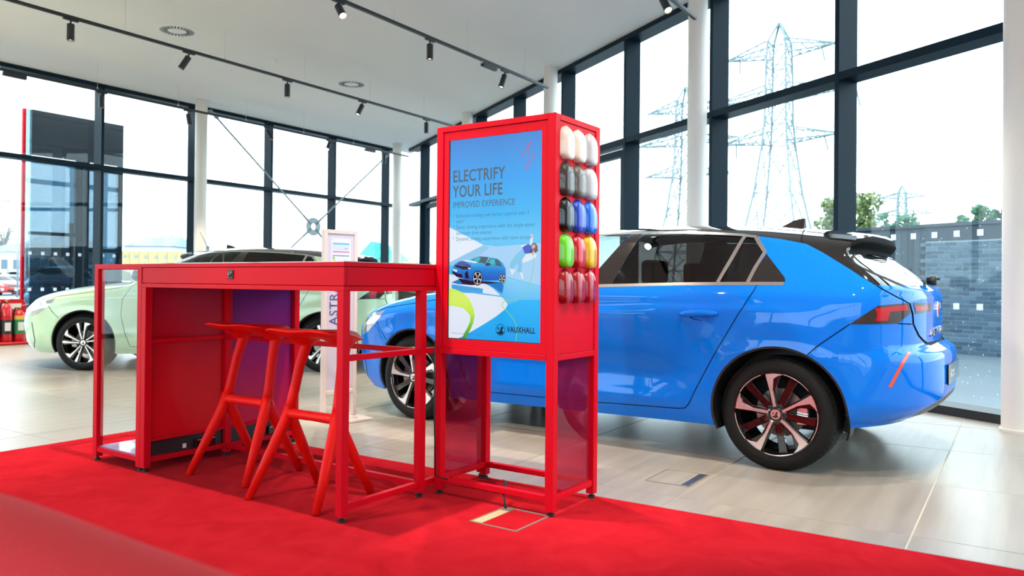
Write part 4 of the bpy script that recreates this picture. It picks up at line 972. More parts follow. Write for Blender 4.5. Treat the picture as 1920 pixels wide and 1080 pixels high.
def car_skin():
    REG = make_regions()
    # outline of the side view (wheel openings cut out)
    out = []
    xs = np.concatenate([np.linspace(-0.41, -0.2, 10), np.linspace(-0.17, 1.3, 34), np.linspace(1.33, 2.5, 34), np.linspace(2.54, 3.5, 24), np.linspace(3.52, 3.57, 5)])
    top = [(x, float(T_(x))) for x in xs]
    nose = [(float(XF(z)), z) for z in np.linspace(0.73, 0.19, 24)]
    def arc(cx, cz, r, a0, a1, n=40): return [(cx + r * math.cos(a), cz + r * math.sin(a)) for a in np.linspace(a0, a1, n)]
    f0, f1 = math.asin((0.19 - 0.32) / ARC[1][2]), math.pi - math.asin((0.19 - 0.32) / ARC[1][2])
    bot = [(x, 0.19) for x in np.linspace(3.45, ARC[1][0] + 0.36, 8)] + arc(*ARC[1], f0, f1)
    ra, rb = math.asin((0.212 - 0.32) / ARC[0][2]), math.pi - math.asin((0.272 - 0.32) / ARC[0][2])
    bot += [(x, 0.188 + (2.30 - x) * 0.0125) for x in np.linspace(2.30, 0.36, 44)] + arc(*ARC[0], ra, rb)
    bot += [(x, 0.268 + (-0.383 - x) * 0.06) for x in np.linspace(-0.40, -0.60, 8)]
    tail = [(float(XR(z)), z) for z in np.concatenate([np.linspace(0.288, 0.66, 24), np.linspace(0.67, 0.72, 8), np.linspace(0.74, 1.0, 14), np.linspace(1.02, 1.33, 34)])]
    out = top + nose + bot + tail
    OUT = np.array(out)
    # sample points: a grid, and rings that follow the outline point by point where the skin turns over
    P = np.stack(np.meshgrid(np.arange(-0.80, 3.66, 0.034), np.arange(0.18, 1.45, 0.030)), -1).reshape(-1, 2)
    near = lambda p: np.minimum(np.minimum(np.where(p[:, 0] > -0.41, T_(p[:, 0]) - p[:, 1], 9), p[:, 0] - XR(p[:, 1])), XF(p[:, 1]) - p[:, 0])
    P = P[(near(P) > 0.045) & (P[:, 0] - XR(P[:, 1]) > 0.15)]
    rg = []
    for dpt in (0.0008, 0.003, 0.008, 0.016, 0.028, 0.042): rg.append(np.array([(x, z - dpt) for x, z in top]))
    for dpt in (0.0012, 0.0040, 0.009, 0.016, 0.025, 0.037, 0.052, 0.072, 0.10, 0.135): rg.append(np.array([(x + dpt, z) for x, z in tail]))
    for dpt in (0.002, 0.008, 0.022, 0.042): rg.append(np.array([(x - dpt, z) for x, z in nose]))
    RG = np.concatenate([r[near(r) > 0.0007] for r in rg]); RG = RG[inpoly(RG, OUT)]
    P = P[inpoly(P, OUT)]
    lines = [(OUT, True)] + [(np.array(p), True) for _, p in REG]
    # densify region borders so that they follow the curved skin
    verts = []; edges = []
    def add_loop(pl, step):
        n = len(pl); first = len(verts)
        for i in range(n):
            a, b = np.array(pl[i]), np.array(pl[(i + 1) % n]); k = max(1, int(np.ceil(np.linalg.norm(b - a) / step)))
            for j in range(k): verts.append(tuple(a + (b - a) * j / k))
        m = len(verts) - first
        for i in range(m): edges.append((first + i, first + (i + 1) % m))
    for i, (pl, _) in enumerate(lines):
        add_loop(pl, 0.05 if i == 0 else 0.035)
        if i == 0: n_out = len(edges)
    seg = np.array([(verts[a], verts[b]) for a, b in edges])
    def clear(P, seg, tol):     # drop free points that crowd a border
        keep = np.ones(len(P), bool)
        for a, b in seg:
            d = b - a; t = np.clip(((P - a) @ d) / max(d @ d, 1e-12), 0, 1); keep &= np.linalg.norm(P - (a + t[:, None] * d), axis=1) > tol
        return P[keep]
    Q = np.concatenate([clear(P, seg, 0.0045), clear(RG, seg[n_out:], 0.0015)])
    co = [Vector(v) for v in verts] + [Vector((float(p[0]), float(p[1]))) for p in Q]
    v2, e2, f2, _, _, _ = delaunay_2d_cdt(co, edges, [], 0, 1e-5)
    V = np.array([(v.x, v.y) for v in v2]); Fc = np.array([f for f in f2 if len(f) == 3])
    C = V[Fc].mean(axis=1)
    ins = inpoly(C, OUT); Fc, C = Fc[ins], C[ins]
    label = np.array(['paint'] * len(Fc), dtype=object); done = np.zeros(len(Fc), bool)
    for nm, pl in REG:
        m = inpoly(C, pl) & ~done; label[m] = nm; done |= m
    # lateral position and analytic normals
    cen = np.array((1.4, 0.78)); x, z = V[:, 0], V[:, 1]
    y = Y_(x, z)
    edge = np.minimum(np.minimum(np.where(x > -0.41, T_(x) - z, 9), x - XR(z)), XF(z) - x); y = np.where(edge < 5e-4, 0.0, y)     # both halves meet on the centre line
    xi, zi = x + (cen[0] - x) * 4e-4, z + (cen[1] - z) * 4e-4
    h = 2e-4; gx = (Y_(xi + h, zi) - Y_(xi - h, zi)) / (2 * h); gz = (Y_(xi, zi + h) - Y_(xi, zi - h)) / (2 * h)
    N = np.stack([-gx, np.ones_like(gx), -gz], 1); N /= np.linalg.norm(N, axis=1)[:, None]
    V3 = np.stack([x, y, z], 1)
    # paint splits into panels along the gaps
    idx = np.where(label == 'paint')[0]; em = {}; par = {i: i for i in idx}
    def find(a):
        while par[a] != a: par[a] = par[par[a]]; a = par[a]
        return a
    for i in idx:
        t = Fc[i]
        for a, b in ((t[0], t[1]), (t[1], t[2]), (t[2], t[0])):
            k = (min(a, b), max(a, b))
            if k in em: par[find(em[k])] = find(i)
            else: em[k] = i
    comp = {}
    for i in idx: comp.setdefault(find(i), []).append(i)
    return V3, N, Fc, C, label, comp
V3, NRM, FC, CEN, LABEL, COMP = car_skin()
def skin_mesh(name, faces, sides, m, inset=0.0):
    vs, ns, fs = [], [], []
    for s in sides:
        o = len(vs); f = FC[faces]; u, inv = np.unique(f, return_inverse=True); inv = inv.reshape(f.shape)
        p = V3[u] - NRM[u] * inset; p[:, 1] = np.maximum(p[:, 1], 0.0); q = NRM[u].copy()
        if s < 0: p[:, 1] *= -1; q[:, 1] *= -1
        vs += [tuple(a) for a in p]; ns += [tuple(a) for a in q]
        # orient outward
        a, b, c = p[inv[:, 0]], p[inv[:, 1]], p[inv[:, 2]]; fn = np.cross(b - a, c - a); av = q[inv].mean(axis=1)
        flip = (fn * av).sum(1) < 0
        for t, fl in zip(inv, flip): fs.append(tuple(o + int(k) for k in (t[::-1] if fl else t)))
    me = bpy.data.meshes.new(name); me.from_pydata(vs, [], fs); me.polygons.foreach_set('use_smooth', [True] * len(fs))
    me.normals_split_custom_set_from_vertices(ns); me.materials.append(m); return me
def comp_name(faces):
    c = CEN[faces].mean(axis=0); x, z = c; mx = CEN[faces][:, 0]
    if len(faces) < 4: return None
    return c, mx.min(), mx.max()

# car materials
M_blue = mat('car_paint_blue', (0.0, 0.165, 0.74), 0.45, metal=0.0, coat=0.75, spec=0.0)
M_green = mat('car_paint_pale_green', '#b3d2ad', 0.35, metal=0.05, coat=1.0)
M_priv = glass_mat('privacy_glass', (0.055, 0.05, 0.05), refl=0.05, k=1.0)
M_clearg = glass_mat('car_glass', (0.55, 0.62, 0.60), refl=0.05, k=1.0)
M_tailg = mat('dark_tailgate_glass', (0.012, 0.014, 0.016), 0.03, spec=0.6)
M_plast = mat('black_plastic', (0.010, 0.010, 0.011), 0.45)
M_plastd = mat('matte_black', (0.006, 0.006, 0.007), 0.8, spec=0.05)
M_grey = mat('grey_diffuser', (0.05, 0.045, 0.042), 0.4)
M_smoke = mat('smoked_lens', (0.035, 0.020, 0.018), 0.12, spec=0.4)
M_redl = mat('red_lens', (0.45, 0.003, 0.012), 0.15, spec=0.3)
M_orl = mat('reflector_red', (0.70, 0.06, 0.03), 0.2, coat=0.6)
M_hl = mat('headlamp', (0.42, 0.44, 0.47), 0.12, metal=0.6, coat=1.0)
M_alloy = mat('machined_alloy', (0.78, 0.75, 0.73), 0.22, metal=0.9)
M_disc = mat('brake_disc', (0.28, 0.25, 0.23), 0.35, metal=0.9)
M_cab = mat('cabin_trim', (0.012, 0.011, 0.011), 0.8)
M_gapm = mat('panel_gap', (0.002, 0.002, 0.003), 0.9)

def wheel(parent, x, side, rot, style, px=1):
    """wheel with its outer face at |y| = 0.89; parts are children of the wheel"""
    wz = empty('wheel', (x, 0, 0.313), 0, parent); s = side
    def ay(r, d): return (r, s * d)
    ty = [ay(0.222, 0.885), ay(0.236, 0.893), ay(0.262, 0.898), ay(0.285, 0.893), ay(0.304, 0.878), ay(0.3135, 0.858)]
    for k in range(4):
        a = 0.842 - 0.042 * k; ty += [ay(0.3165, a + 0.016), ay(0.3175, a), ay(0.3175, a - 0.012), ay(0.310, a - 0.0125), ay(0.310, a - 0.0185)]
    ty += [ay(0.315, 0.672), ay(0.300, 0.655), ay(0.24, 0.655), ay(0.22, 0.67)]
    MB().lathe(ty, 72, axis='y').build('tyre', M_rubber, wz, autosmooth=35)
    tr = MB()
    for k in range(64):
        t = 2 * PI * k / 64; c, q = math.cos(t), math.sin(t)
        for d0, d1, tw in ((0.872, 0.846, 0.03), (0.685, 0.665, -0.03)):
            tr.beam((0.3095 * c, s * d0, 0.3095 * q), (0.3155 * math.cos(t + tw), s * d1, 0.3155 * math.sin(t + tw)), 0.004, 0.003, (c, 0, q))
    tag(tr.build('tread_sipes', M_plast, wz), kind='stuff')
    MB().lathe([ay(0.2245, 0.884), ay(0.2325, 0.892), ay(0.2325, 0.896), ay(0.2265, 0.896), ay(0.222, 0.888), ay(0.212, 0.872), ay(0.205, 0.82), ay(0.20, 0.70)], 64, axis='y').build('rim', M_blackg, wz, autosmooth=40)
    # polished arcs on the rim lip and the spokes (image angles run with +x to the nose, so the pattern is laid out as seen from outside)
    def pt(a, r, d): return (-s * 0 - r * math.cos(a) * (1), s * d, r * math.sin(a))
    n5 = 5
    for k in range(n5):
        a0 = rot + k * 2 * PI / n5
        sp_ = MB(); bk = MB()
        def blade(mb, ol, d0, d1):
            n = len(ol); vs = [pt(a, r, d0) for a, r in ol] + [pt(a, r, d1) for a, r in ol]
            mb.add(vs, [tuple(range(n)), tuple(reversed(range(n, 2 * n)))] + [(i, (i + 1) % n, n + (i + 1) % n, n + i) for i in range(n)])
        if style == 1:
            ol = [(a0 + 0.16, 0.042), (a0 + 0.10, 0.13), (a0 + 0.105, 0.226), (a0 + 0.03, 0.2285), (a0 - 0.10, 0.229), (a0 - 0.23, 0.2285), (a0 - 0.345, 0.2265), (a0 - 0.20, 0.212), (a0 - 0.085, 0.196), (a0 - 0.02, 0.13), (a0 - 0.16, 0.042)]
            blade(sp_, ol, 0.893, 0.878)
            ar = [(a0 - 0.34 - t, 0.2295) for t in np.linspace(0, 0.70, 12)] + [(a0 - 1.04 + t, 0.2245) for t in np.linspace(0, 0.70, 12)]
            blade(sp_, ar, 0.8965, 0.89)
            am = a0 - PI / 5 + 0.03
            blade(bk, [(am + 0.5, 0.045), (am + 0.14, 0.14), (am + 0.115, 0.216), (am - 0.115, 0.216), (am - 0.14, 0.14), (am - 0.5, 0.045)], 0.876, 0.845)
            blade(bk, [(a0 + 0.36, 0.05), (a0 + 0.16, 0.14), (a0 + 0.15, 0.218), (a0 - 0.27, 0.214), (a0 - 0.13, 0.14), (a0 - 0.3, 0.05)], 0.879, 0.85)
        else:
            for off, dr_ in ((0.0, 0), (0.42, 1)):
                b = a0 + off
                ol = [(b + 0.20, 0.042), (b + 0.075, 0.13), (b + 0.065, 0.224), (b - 0.05, 0.228), (b - 0.20 * (1 - dr_) - 0.06, 0.227), (b - 0.05, 0.19), (b - 0.02, 0.13), (b - 0.05, 0.042)]
                blade(sp_, ol, 0.893, 0.878)
                blade(bk, [(a + (0.10 if i < 3 else -0.08), r) for i, (a, r) in enumerate(ol[:4] + ol[5:])], 0.878, 0.85)
        so = sp_.build('spoke', M_alloy, wz, bevel=0.0012)
        bk.build('spoke_back', M_blackg, wz, bevel=0.003)
    hb = MB().lathe([ay(0, 0.892), ay(0.030, 0.892), ay(0.033, 0.888), ay(0.055, 0.878), ay(0.062, 0.85)], 32, axis='y').build('hub', M_blackg, wz, autosmooth=40)
    cpz = MB().lathe([ay(0, 0.8935), ay(0.0275, 0.8935), ay(0.0285, 0.891)], 28, axis='y').build('hub_cap', M_alloy, wz, autosmooth=40)
    for k in range(5):
        t = rot + 2 * PI * k / 5 + PI / 5
        MB().lathe([ay(0, 0.884), ay(0.009, 0.884), ay(0.0105, 0.88), ay(0.0105, 0.866)], 10, axis='y', c=(0.050 * -math.cos(t), 0, 0.050 * math.sin(t))).build('wheel_bolt', M_black, wz, smooth=True)
    MB().lathe([ay(0.05, 0.80), ay(0.135, 0.80), ay(0.135, 0.775), ay(0.05, 0.775)], 40, axis='y').build('brake_disc', M_disc, wz, autosmooth=40)
    ca = [(0.02 * 0 + 0.095, -0.06), (0.155, -0.055), (0.165, 0.0), (0.155, 0.055), (0.095, 0.06)]
    MB().prism([(-a if x < 1 else a, b) for a, b in ca], s * 0.83, s * 0.765, axis='y').build('caliper', M_alloy if x < 1 else M_disc, wz, bevel=0.006)
    # ring emblem on the hub cap
    e = MB()
    H = [(-.20, -.30), (.02, .05), (.05, .30), (.18, .52), (.38, .62), (.62, .40), (.48, .22), (.40, .02), (.42, -.18), (.72, -.45), (.50, -.72), (.0, -.86), (-.5, -.70), (-.78, -.38), (-.5, -.42)]
    e.add([(-s * a * 0.024 * s * s, s * 0.8942, b * 0.024) for a, b in H], [tuple(range(len(H)))])
    for q in ([(-.74, .36), (-.30, .42), (-.28, .30), (-.72, .22)], [(-.66, .14), (-.22, .20), (-.24, .06), (-.60, .0)]): e.add([(-a * 0.024, s * 0.8942, b * 0.024) for a, b in q], [(0, 1, 2, 3)])
    e.build('emblem', M_black, wz)
    return wz

def build_car(paint, style):
    t = empty('hatchback_car')
    def part(name, faces, sides, m, inset=0.0, parent=None):
        o = bpy.data.objects.new(name, skin_mesh(name, faces, sides, m, inset)); COL.objects.link(o); o.parent = parent or t; return o
    F = lambda *nm: np.where(np.isin(LABEL, nm))[0]
    doors = {}
    for fs in COMP.values():
        fs = np.array(fs); r = comp_name(fs)
        if r is None: continue
        (cx, cz), x0, x1 = r
        if 1.15 < cx < 2.3 and x1 < 2.35 and cz > 0.3: nm, pair = 'door', True
        elif 0.05 < cx < 1.17 and cz > 0.3 and x1 < 1.3: nm, pair = 'door', True
        elif cz < 0.30: nm, pair = 'sill', True
        elif cx > 3.1 and cz < 0.74: nm, pair = 'bumper', False
        elif cx > 2.3 and cz > 0.84: nm, pair = 'bonnet', False
        elif cx > 2.2: nm, pair = 'wing', True
        elif cx < -0.58 and cz > 0.72: nm, pair = 'tailgate', False
        elif cx < -0.3 and cz < 0.8: nm, pair = 'bumper', False
        else: nm, pair = 'quarter_panel', True
        if pair:
            for s in (1, -1):
                o = part(nm, fs, (s,), paint)
                if nm == 'door': doors[(cx > 1.16, s)] = o
        else: part(nm, fs, (1, -1), paint)
    part('roof', F('roof'), (1, -1), M_blackg)
    part('windscreen', F('windscreen'), (1, -1), M_clearg, 0.0); part('rear_window', F('rear_window'), (1, -1), M_tailg, 0.0)
    part('spoiler_underside', F('spoiler_under'), (1, -1), M_plastd); part('diffuser', F('diffuser'), (1, -1), M_grey); part('grille', F('grille', 'grille2'), (1, -1), M_blackg)
    part('panel_gaps', F(*['gap%d' % i for i in range(9)]), (1, -1), M_gapm, 0.006)
    for s in (1, -1):
        dpar = lambda fr: doors.get((fr, s), t)
        for fr, nmz in ((True, ('front_glass',)), (False, ('rear_glass',)), (False, ('small_glass',))):
            part('window', F(*nmz), (s,), M_clearg if fr else M_priv, 0.004, dpar(fr))
        part('window_trim', F('window_trim', 'window_trim2', 'window_trim3', 'window_trim4'), (s,), M_chrome, -0.001)
        part('pillar_trim', F('pillar_trim'), (s,), M_blackg, 0.001); part('corner_trim', F('corner_trim'), (s,), M_blackg, 0.002)
        tlp = part('tail_lamp', F('tail_lamp', 'tail_lamp2'), (s,), M_smoke, -0.002)
        part('red_lens', F('tail_lamp_red', 'tail_lamp_red2'), (s,), M_redl, -0.0024, tlp)
        part('reflector', F('reflector'), (s,), M_orl, -0.001); part('head_lamp', F('head_lamp'), (s,), M_hl, -0.001)
        part('bumper_slot', F('bumper_slot'), (s,), M_plast, 0.004)
        # door handles
        for fr, hx in ((False, 0.43), (True, 1.45)):
            yb = float(Y_(hx, 0.858))
            hd = MB(); n = 16; L = 0.118
            pts, rr = [], []
            for k in range(n + 1):
                u = -1 + 2 * k / n; px = hx + L * u; pz = 0.862 - 0.006 * u - 0.004 * u * u
                pts.append((px, s * (float(Y_(px, pz)) + 0.026 * (1 - abs(u) ** 4) + 0.002), pz)); rr.append((0.013 * (1 - abs(u) ** 5 * 0.7), 0.019 * (1 - abs(u) ** 5 * 0.6)))
            hd.tube(pts, rr, 12); hd.build('handle', paint, dpar(fr), smooth=True)
        part('handle_cup', F('handle_cup'), (s,), paint, 0.020)
        # door mirror
        mz, mx = 1.045, 1.98; my = float(Y_(mx, 1.0))
        mi = MB().lathe([(0, -0.075), (0.045, -0.07), (0.075, -0.03), (0.082, 0.03), (0.074, 0.07), (0.0, 0.072)], 20, axis='x', c=(0, 0, 0)); mi.v = [(a + mx, s * (my + 0.12) + b * 1.35, mz + 0.03 + c * 0.95) for a, b, c in mi.v]
        mo = mi.build('mirror', M_blackg, t, smooth=True)
        MB().beam((mx, s * (my - 0.03), 1.0), (mx, s * (my + 0.07), mz + 0.0), 0.06, 0.03).build('mirror_arm', M_plast, mo, bevel=0.006)
        for cx, cz, r in ARC:     # wheel housings
            a0 = np.linspace(-0.35, PI + 0.35, 30); mb = MB()
            vs = []
            for a in a0:
                x, z = cx + r * math.cos(a), cz + r * math.sin(a); yo = float(Y_(x + 0.002 * math.cos(a), max(z, 0.2) + 0.002 * math.sin(a)))
                vs += [(x, s * yo, z), (x - 0.012 * math.cos(a), s * (yo - 0.004), z - 0.012 * math.sin(a)), (x - 0.012 * math.cos(a), s * 0.62, z - 0.012 * math.sin(a))]
            k = 3
            mb.add(vs, [(i * k + j, i * k + j + 1, (i + 1) * k + j + 1, (i + 1) * k + j) for i in range(len(a0) - 1) for j in range(2)])
            n = len(a0); mb.add([(cx, s * 0.625, cz)] + [vs[i * 3 + 2] for i in range(n)], [(0, 1 + i, 2 + i) for i in range(n - 1)])
            mb.build('wheel_housing', M_plast, t, smooth=False)
        for i, (cx, cz, r) in enumerate(ARC): wheel(t, cx + 0.008, s, R(99), style)
    # cabin seen through the glass
    MB().box(-0.42, 2.0, -0.66, 0.66, 0.42, 0.52).build('cabin_floor', M_cab, t)
    MB().box(1.75, 2.15, -0.70, 0.70, 0.62, 0.985).build('dashboard', M_cab, t, bevel=0.05, seg=3)
    for sx, sy, hh in ((1.12, 0.36, 1.13), (1.12, -0.36, 1.13), (0.20, 0.36, 1.05), (0.20, -0.36, 1.05)):
        st = MB().beam((sx, sy, 0.5), (sx - 0.13, sy, hh - 0.13), 0.46, 0.12, (1, 0, 0)).build('seat', M_cab, t, bevel=0.04, seg=3)
        MB().box(sx - 0.20, sx - 0.10, sy - 0.13, sy + 0.13, hh - 0.10, hh + 0.06).build('headrest', M_cab, st, bevel=0.03, seg=3)
    MB().box(-0.30, 3.3, -0.62, 0.62, 0.20, 0.32).build('underbody', M_plast, t); MB().prism([(-0.34, -0.80), (-0.34, 0.80), (-0.56, 0.70), (-0.66, 0.45), (-0.69, 0.0), (-0.66, -0.45), (-0.56, -0.70)], 0.330, 0.336).build('bumper_tray', M_plast, t)
    # roof fin, spoiler lip, wiper, badge, letters, plate
    fin = MB(); fin.add([(0.245, 0, 1.408), (0.10, 0.03, 1.398), (0.075, 0.03, 1.396), (0.075, -0.03, 1.396), (0.10, -0.03, 1.398), (0.15, 0.006, 1.455), (0.085, 0.010, 1.468), (0.072, 0.010, 1.466), (0.072, -0.010, 1.466), (0.085, -0.010, 1.468), (0.15, -0.006, 1.455)],
            [(0, 1, 5), (1, 6, 5), (1, 2, 7, 6), (2, 3, 8, 7), (3, 4, 9, 8), (4, 10, 9), (0, 10, 4), (0, 5, 10), (5, 6, 9, 10), (6, 7, 8, 9)])
    fin.build('roof_fin', M_blackg, t, bevel=0.003, seg=2)
    lip = MB(); n = 14; vs = []
    for k in range(n + 1):
        y = -0.56 + 1.12 * k / n; e = abs(y / 0.56) ** 3
        xa = -0.352 + 0.05 * e; za = 1.338 - 0.018 * e
        vs += [(xa + 0.10, y, za + 0.010), (xa - 0.045, y, za - 0.006), (xa - 0.055, y, za - 0.024), (xa - 0.03, y, za - 0.040), (xa + 0.08, y, za - 0.07)]
    lip.add(vs, [(i * 5 + j, i * 5 + j + 1, (i + 1) * 5 + j + 1, (i + 1) * 5 + j) for i in range(n) for j in range(4)] + [tuple(range(5)), tuple(n * 5 + j for j in reversed(range(5)))])
    lip.build('spoiler', M_blackg, t, autosmooth=40)
    wp = MB().lathe([(0, 0.0), (0.028, 0.0), (0.03, 0.02), (0.02, 0.05), (0, 0.055)], 16, axis='x', c=(-0.69, 0.02, 1.065)).build('wiper', M_plast, t, smooth=True)
    MB().beam((-0.70, 0.02, 1.075), (-0.60, -0.33, 1.085), 0.018, 0.014).build('wiper_arm', M_plast, wp)
    bd = MB().lathe([(0, -0.0125), (0.040, -0.0125), (0.046, -0.009), (0.046, 0.0)], 28, axis='x', c=(-0.688, 0, 0.895)).build('badge', M_chrome, t, autosmooth=40)
    MB().lathe([(0, -0.0135), (0.036, -0.0135), (0.036, -0.012)], 24, axis='x', c=(-0.688, 0, 0.895)).build('badge_face', M_redl if style == 1 else M_blackg, bd, autosmooth=40)
    text('ASTRA', 0.062, M_chrome, t, (-0.689, 0.27, 0.745), (PI / 2, 0, R(-90)), 0.54, 0.001, name='lettering', extrude=0.004)
    pl = MB().box(-0.783, -0.775, -0.265, 0.265, 0.475, 0.590).build('number_plate', M_blackg, t, bevel=0.002)
    text('Astra', 0.085, M_plug, pl, (-0.7840, 0.20, 0.510), (PI / 2, 0, R(-90)), None, 0.001, name='plate_lettering')
    MB().box(3.61, 3.625, -0.26, 0.26, 0.44, 0.55).build('number_plate', M_plug, t, bevel=0.002)
    return t

def repaint(o, paint, old):
    for ch in o.children:
        if ch.type == 'MESH' and ch.data.materials and ch.data.materials[0] == old:
            ch.material_slots[0].link = 'OBJECT'; ch.material_slots[0].material = paint
        repaint(ch, paint, old)
TH_C = -55.11
blue = build_car(M_blue, 1); blue.location = (1.974, 5.098, 0); blue.rotation_euler = (0, 0, R(90 - TH_C))
tag(blue, 'bright blue hatchback with black roof parked on the pale tiles', 'car')
green = copy_tree(blue)
for ch in [c for c in green.children if c.name.startswith('wheel.') or c.name == 'wheel' or (c.name.startswith('wheel') and c.type == 'EMPTY')]:
    for g in list(ch.children): bpy.data.objects.remove(g)
    x, side = ch.location.x, None
    bpy.data.objects.remove(ch)
dark = copy_tree(blue); dark.location = (-4.56, 12.35, 0); dark.rotation_euler = (0, 0, 0); dark.scale = (1.08, 1.05, 1.08)
repaint(dark, mat('car_paint_black', (0.008, 0.008, 0.010), 0.4, coat=1.0), M_blue)
tag(dark, 'black car behind the pale green hatchback, only its roof end showing', 'car')
MB().tube([(-0.21, 0.1, 1.37), (-0.36, 0.1, 1.66)], [0.006, 0.003], 8).build('aerial', M_plast, dark)
for s in (1, -1):
    for cx, cz, r in ARC: wheel(green, cx + 0.008, s, R(82), 2)
repaint(green, M_green, M_blue)
for ch in green.children:
    if ch.name.startswith('rear_window'): pass
green.location = (-2.129, 9.74, 0); green.rotation_euler = (0, 0, R(90 + 91.07))
tag(green, 'pale green hatchback with black roof seen behind the red table', 'car')

# ------------------------------------------------------------------ outside
GZ = -0.17
M_asph = mat('wet_paving', '#687279', 0.35, noise=(0.6, 0.12), bump=(40, 0.1))
og = MB().add([(-450, -200, GZ), (450, -200, GZ), (450, 900, GZ), (-450, 900, GZ)], [(0, 1, 2, 3)]).build('ground', M_asph); tag(og, kind='structure')
def px_at(u, depth): return (u - 960) / F_PX * depth

# brick wall with recessed joints, dark coping, and a boarded fence continuing from its end
BW0 = Vector((8.49, 13.5, GZ)); BWD = az(-33.0); BWN = Vector((BWD.y, -BWD.x, 0))
bw = empty('brick_wall', BW0, R(90 + 33.0)); tag(bw, 'blue-grey brick wall with dark coping outside the rain-spotted window', 'wall')   # local x along the wall, away from the camera
M_mort = mat('mortar', '#a9b6bb', 0.9); M_brk = mat('brick_blue_grey', '#4c5a68', 0.75, noise=(9, 0.25))
n = M_brk.node_tree.nodes; l = M_brk.node_tree.links; oi = n.new('ShaderNodeObjectInfo'); r = n.new('ShaderNodeValToRGB')
r.color_ramp.elements[0].color = (*lin('#34495a'), 1); r.color_ramp.elements[1].color = (*lin('#566c7c'), 1)
l.new(oi.outputs['Random'], r.inputs[0]); l.new(r.outputs[0], n['Principled BSDF'].inputs['Base Color'])
X0, X1 = -2.2, 1.417
MB().box(X0, X1, -0.215, -0.006, 0, 2.31).build('mortar_core', M_mort, bw)
MB().box(X0, X1 + 0.02, -0.25, 0.04, 2.31, 2.37).build('coping', mat('dark_coping', '#39434c', 0.6), bw)
MB().box(X0, X1, 0.0, 0.012, 2.05, 2.31).build('soldier_band', mat('dark_band', '#353f4a', 0.6), bw)
bme = None; cnt = 0; rest = MB()
for c in range(27):
    z = 0.004 + 0.075 * c; x = X1 - (0.225 if c % 2 else 0.1125)
    while x > X0 - 0.1:
        a, b = max(x, X0), min(x + 0.215, X1)
        if x < -0.35 or cnt >= 300: rest.box(a, b, -0.01, 0.004, z, z + 0.065)
        else:
            if bme is None:
                o = MB().box(0, 0.215, -0.01, 0.005, 0, 0.065).build('brick', M_brk, bw, bevel=0.003); bme = o.data
            else:
                o = bpy.data.objects.new('brick', bme); COL.objects.link(o); o.parent = bw
            o.location = (x, random.uniform(-0.002, 0.002), z); cnt += 1
        x -= 0.225
    if c % 2 == 0: 
        o = MB().box(X1 - 0.102, X1, -0.01, 0.005, z, z + 0.065).build('brick', M_brk, bw, bevel=0.003)
tag(rest.build('brick', M_brk, bw), kind='stuff')
fn = empty('board_fence', BW0 + BWD * 1.43, R(90 + 33.0)); tag(fn, 'dark vertical board fence joining the end of the brick wall', 'fence')
M_board = [mat('board_%d' % k, c, 0.8) for k, c in enumerate(('#38444e', '#414d57', '#303b45'))]
for k in range(26):
    MB().box(k * 0.125, k * 0.125 + 0.118, -0.075, -0.05, 0.03, 2.31).build('board', M_board[k % 3], fn)
for z in (0.4, 1.2, 2.0): MB().box(0, 3.25, -0.12, -0.075, z, z + 0.09).build('rail', M_board[2], fn)
MB().box(0, 3.25, -0.14, 0.0, 2.31, 2.37).build('capping', M_board[2], fn)

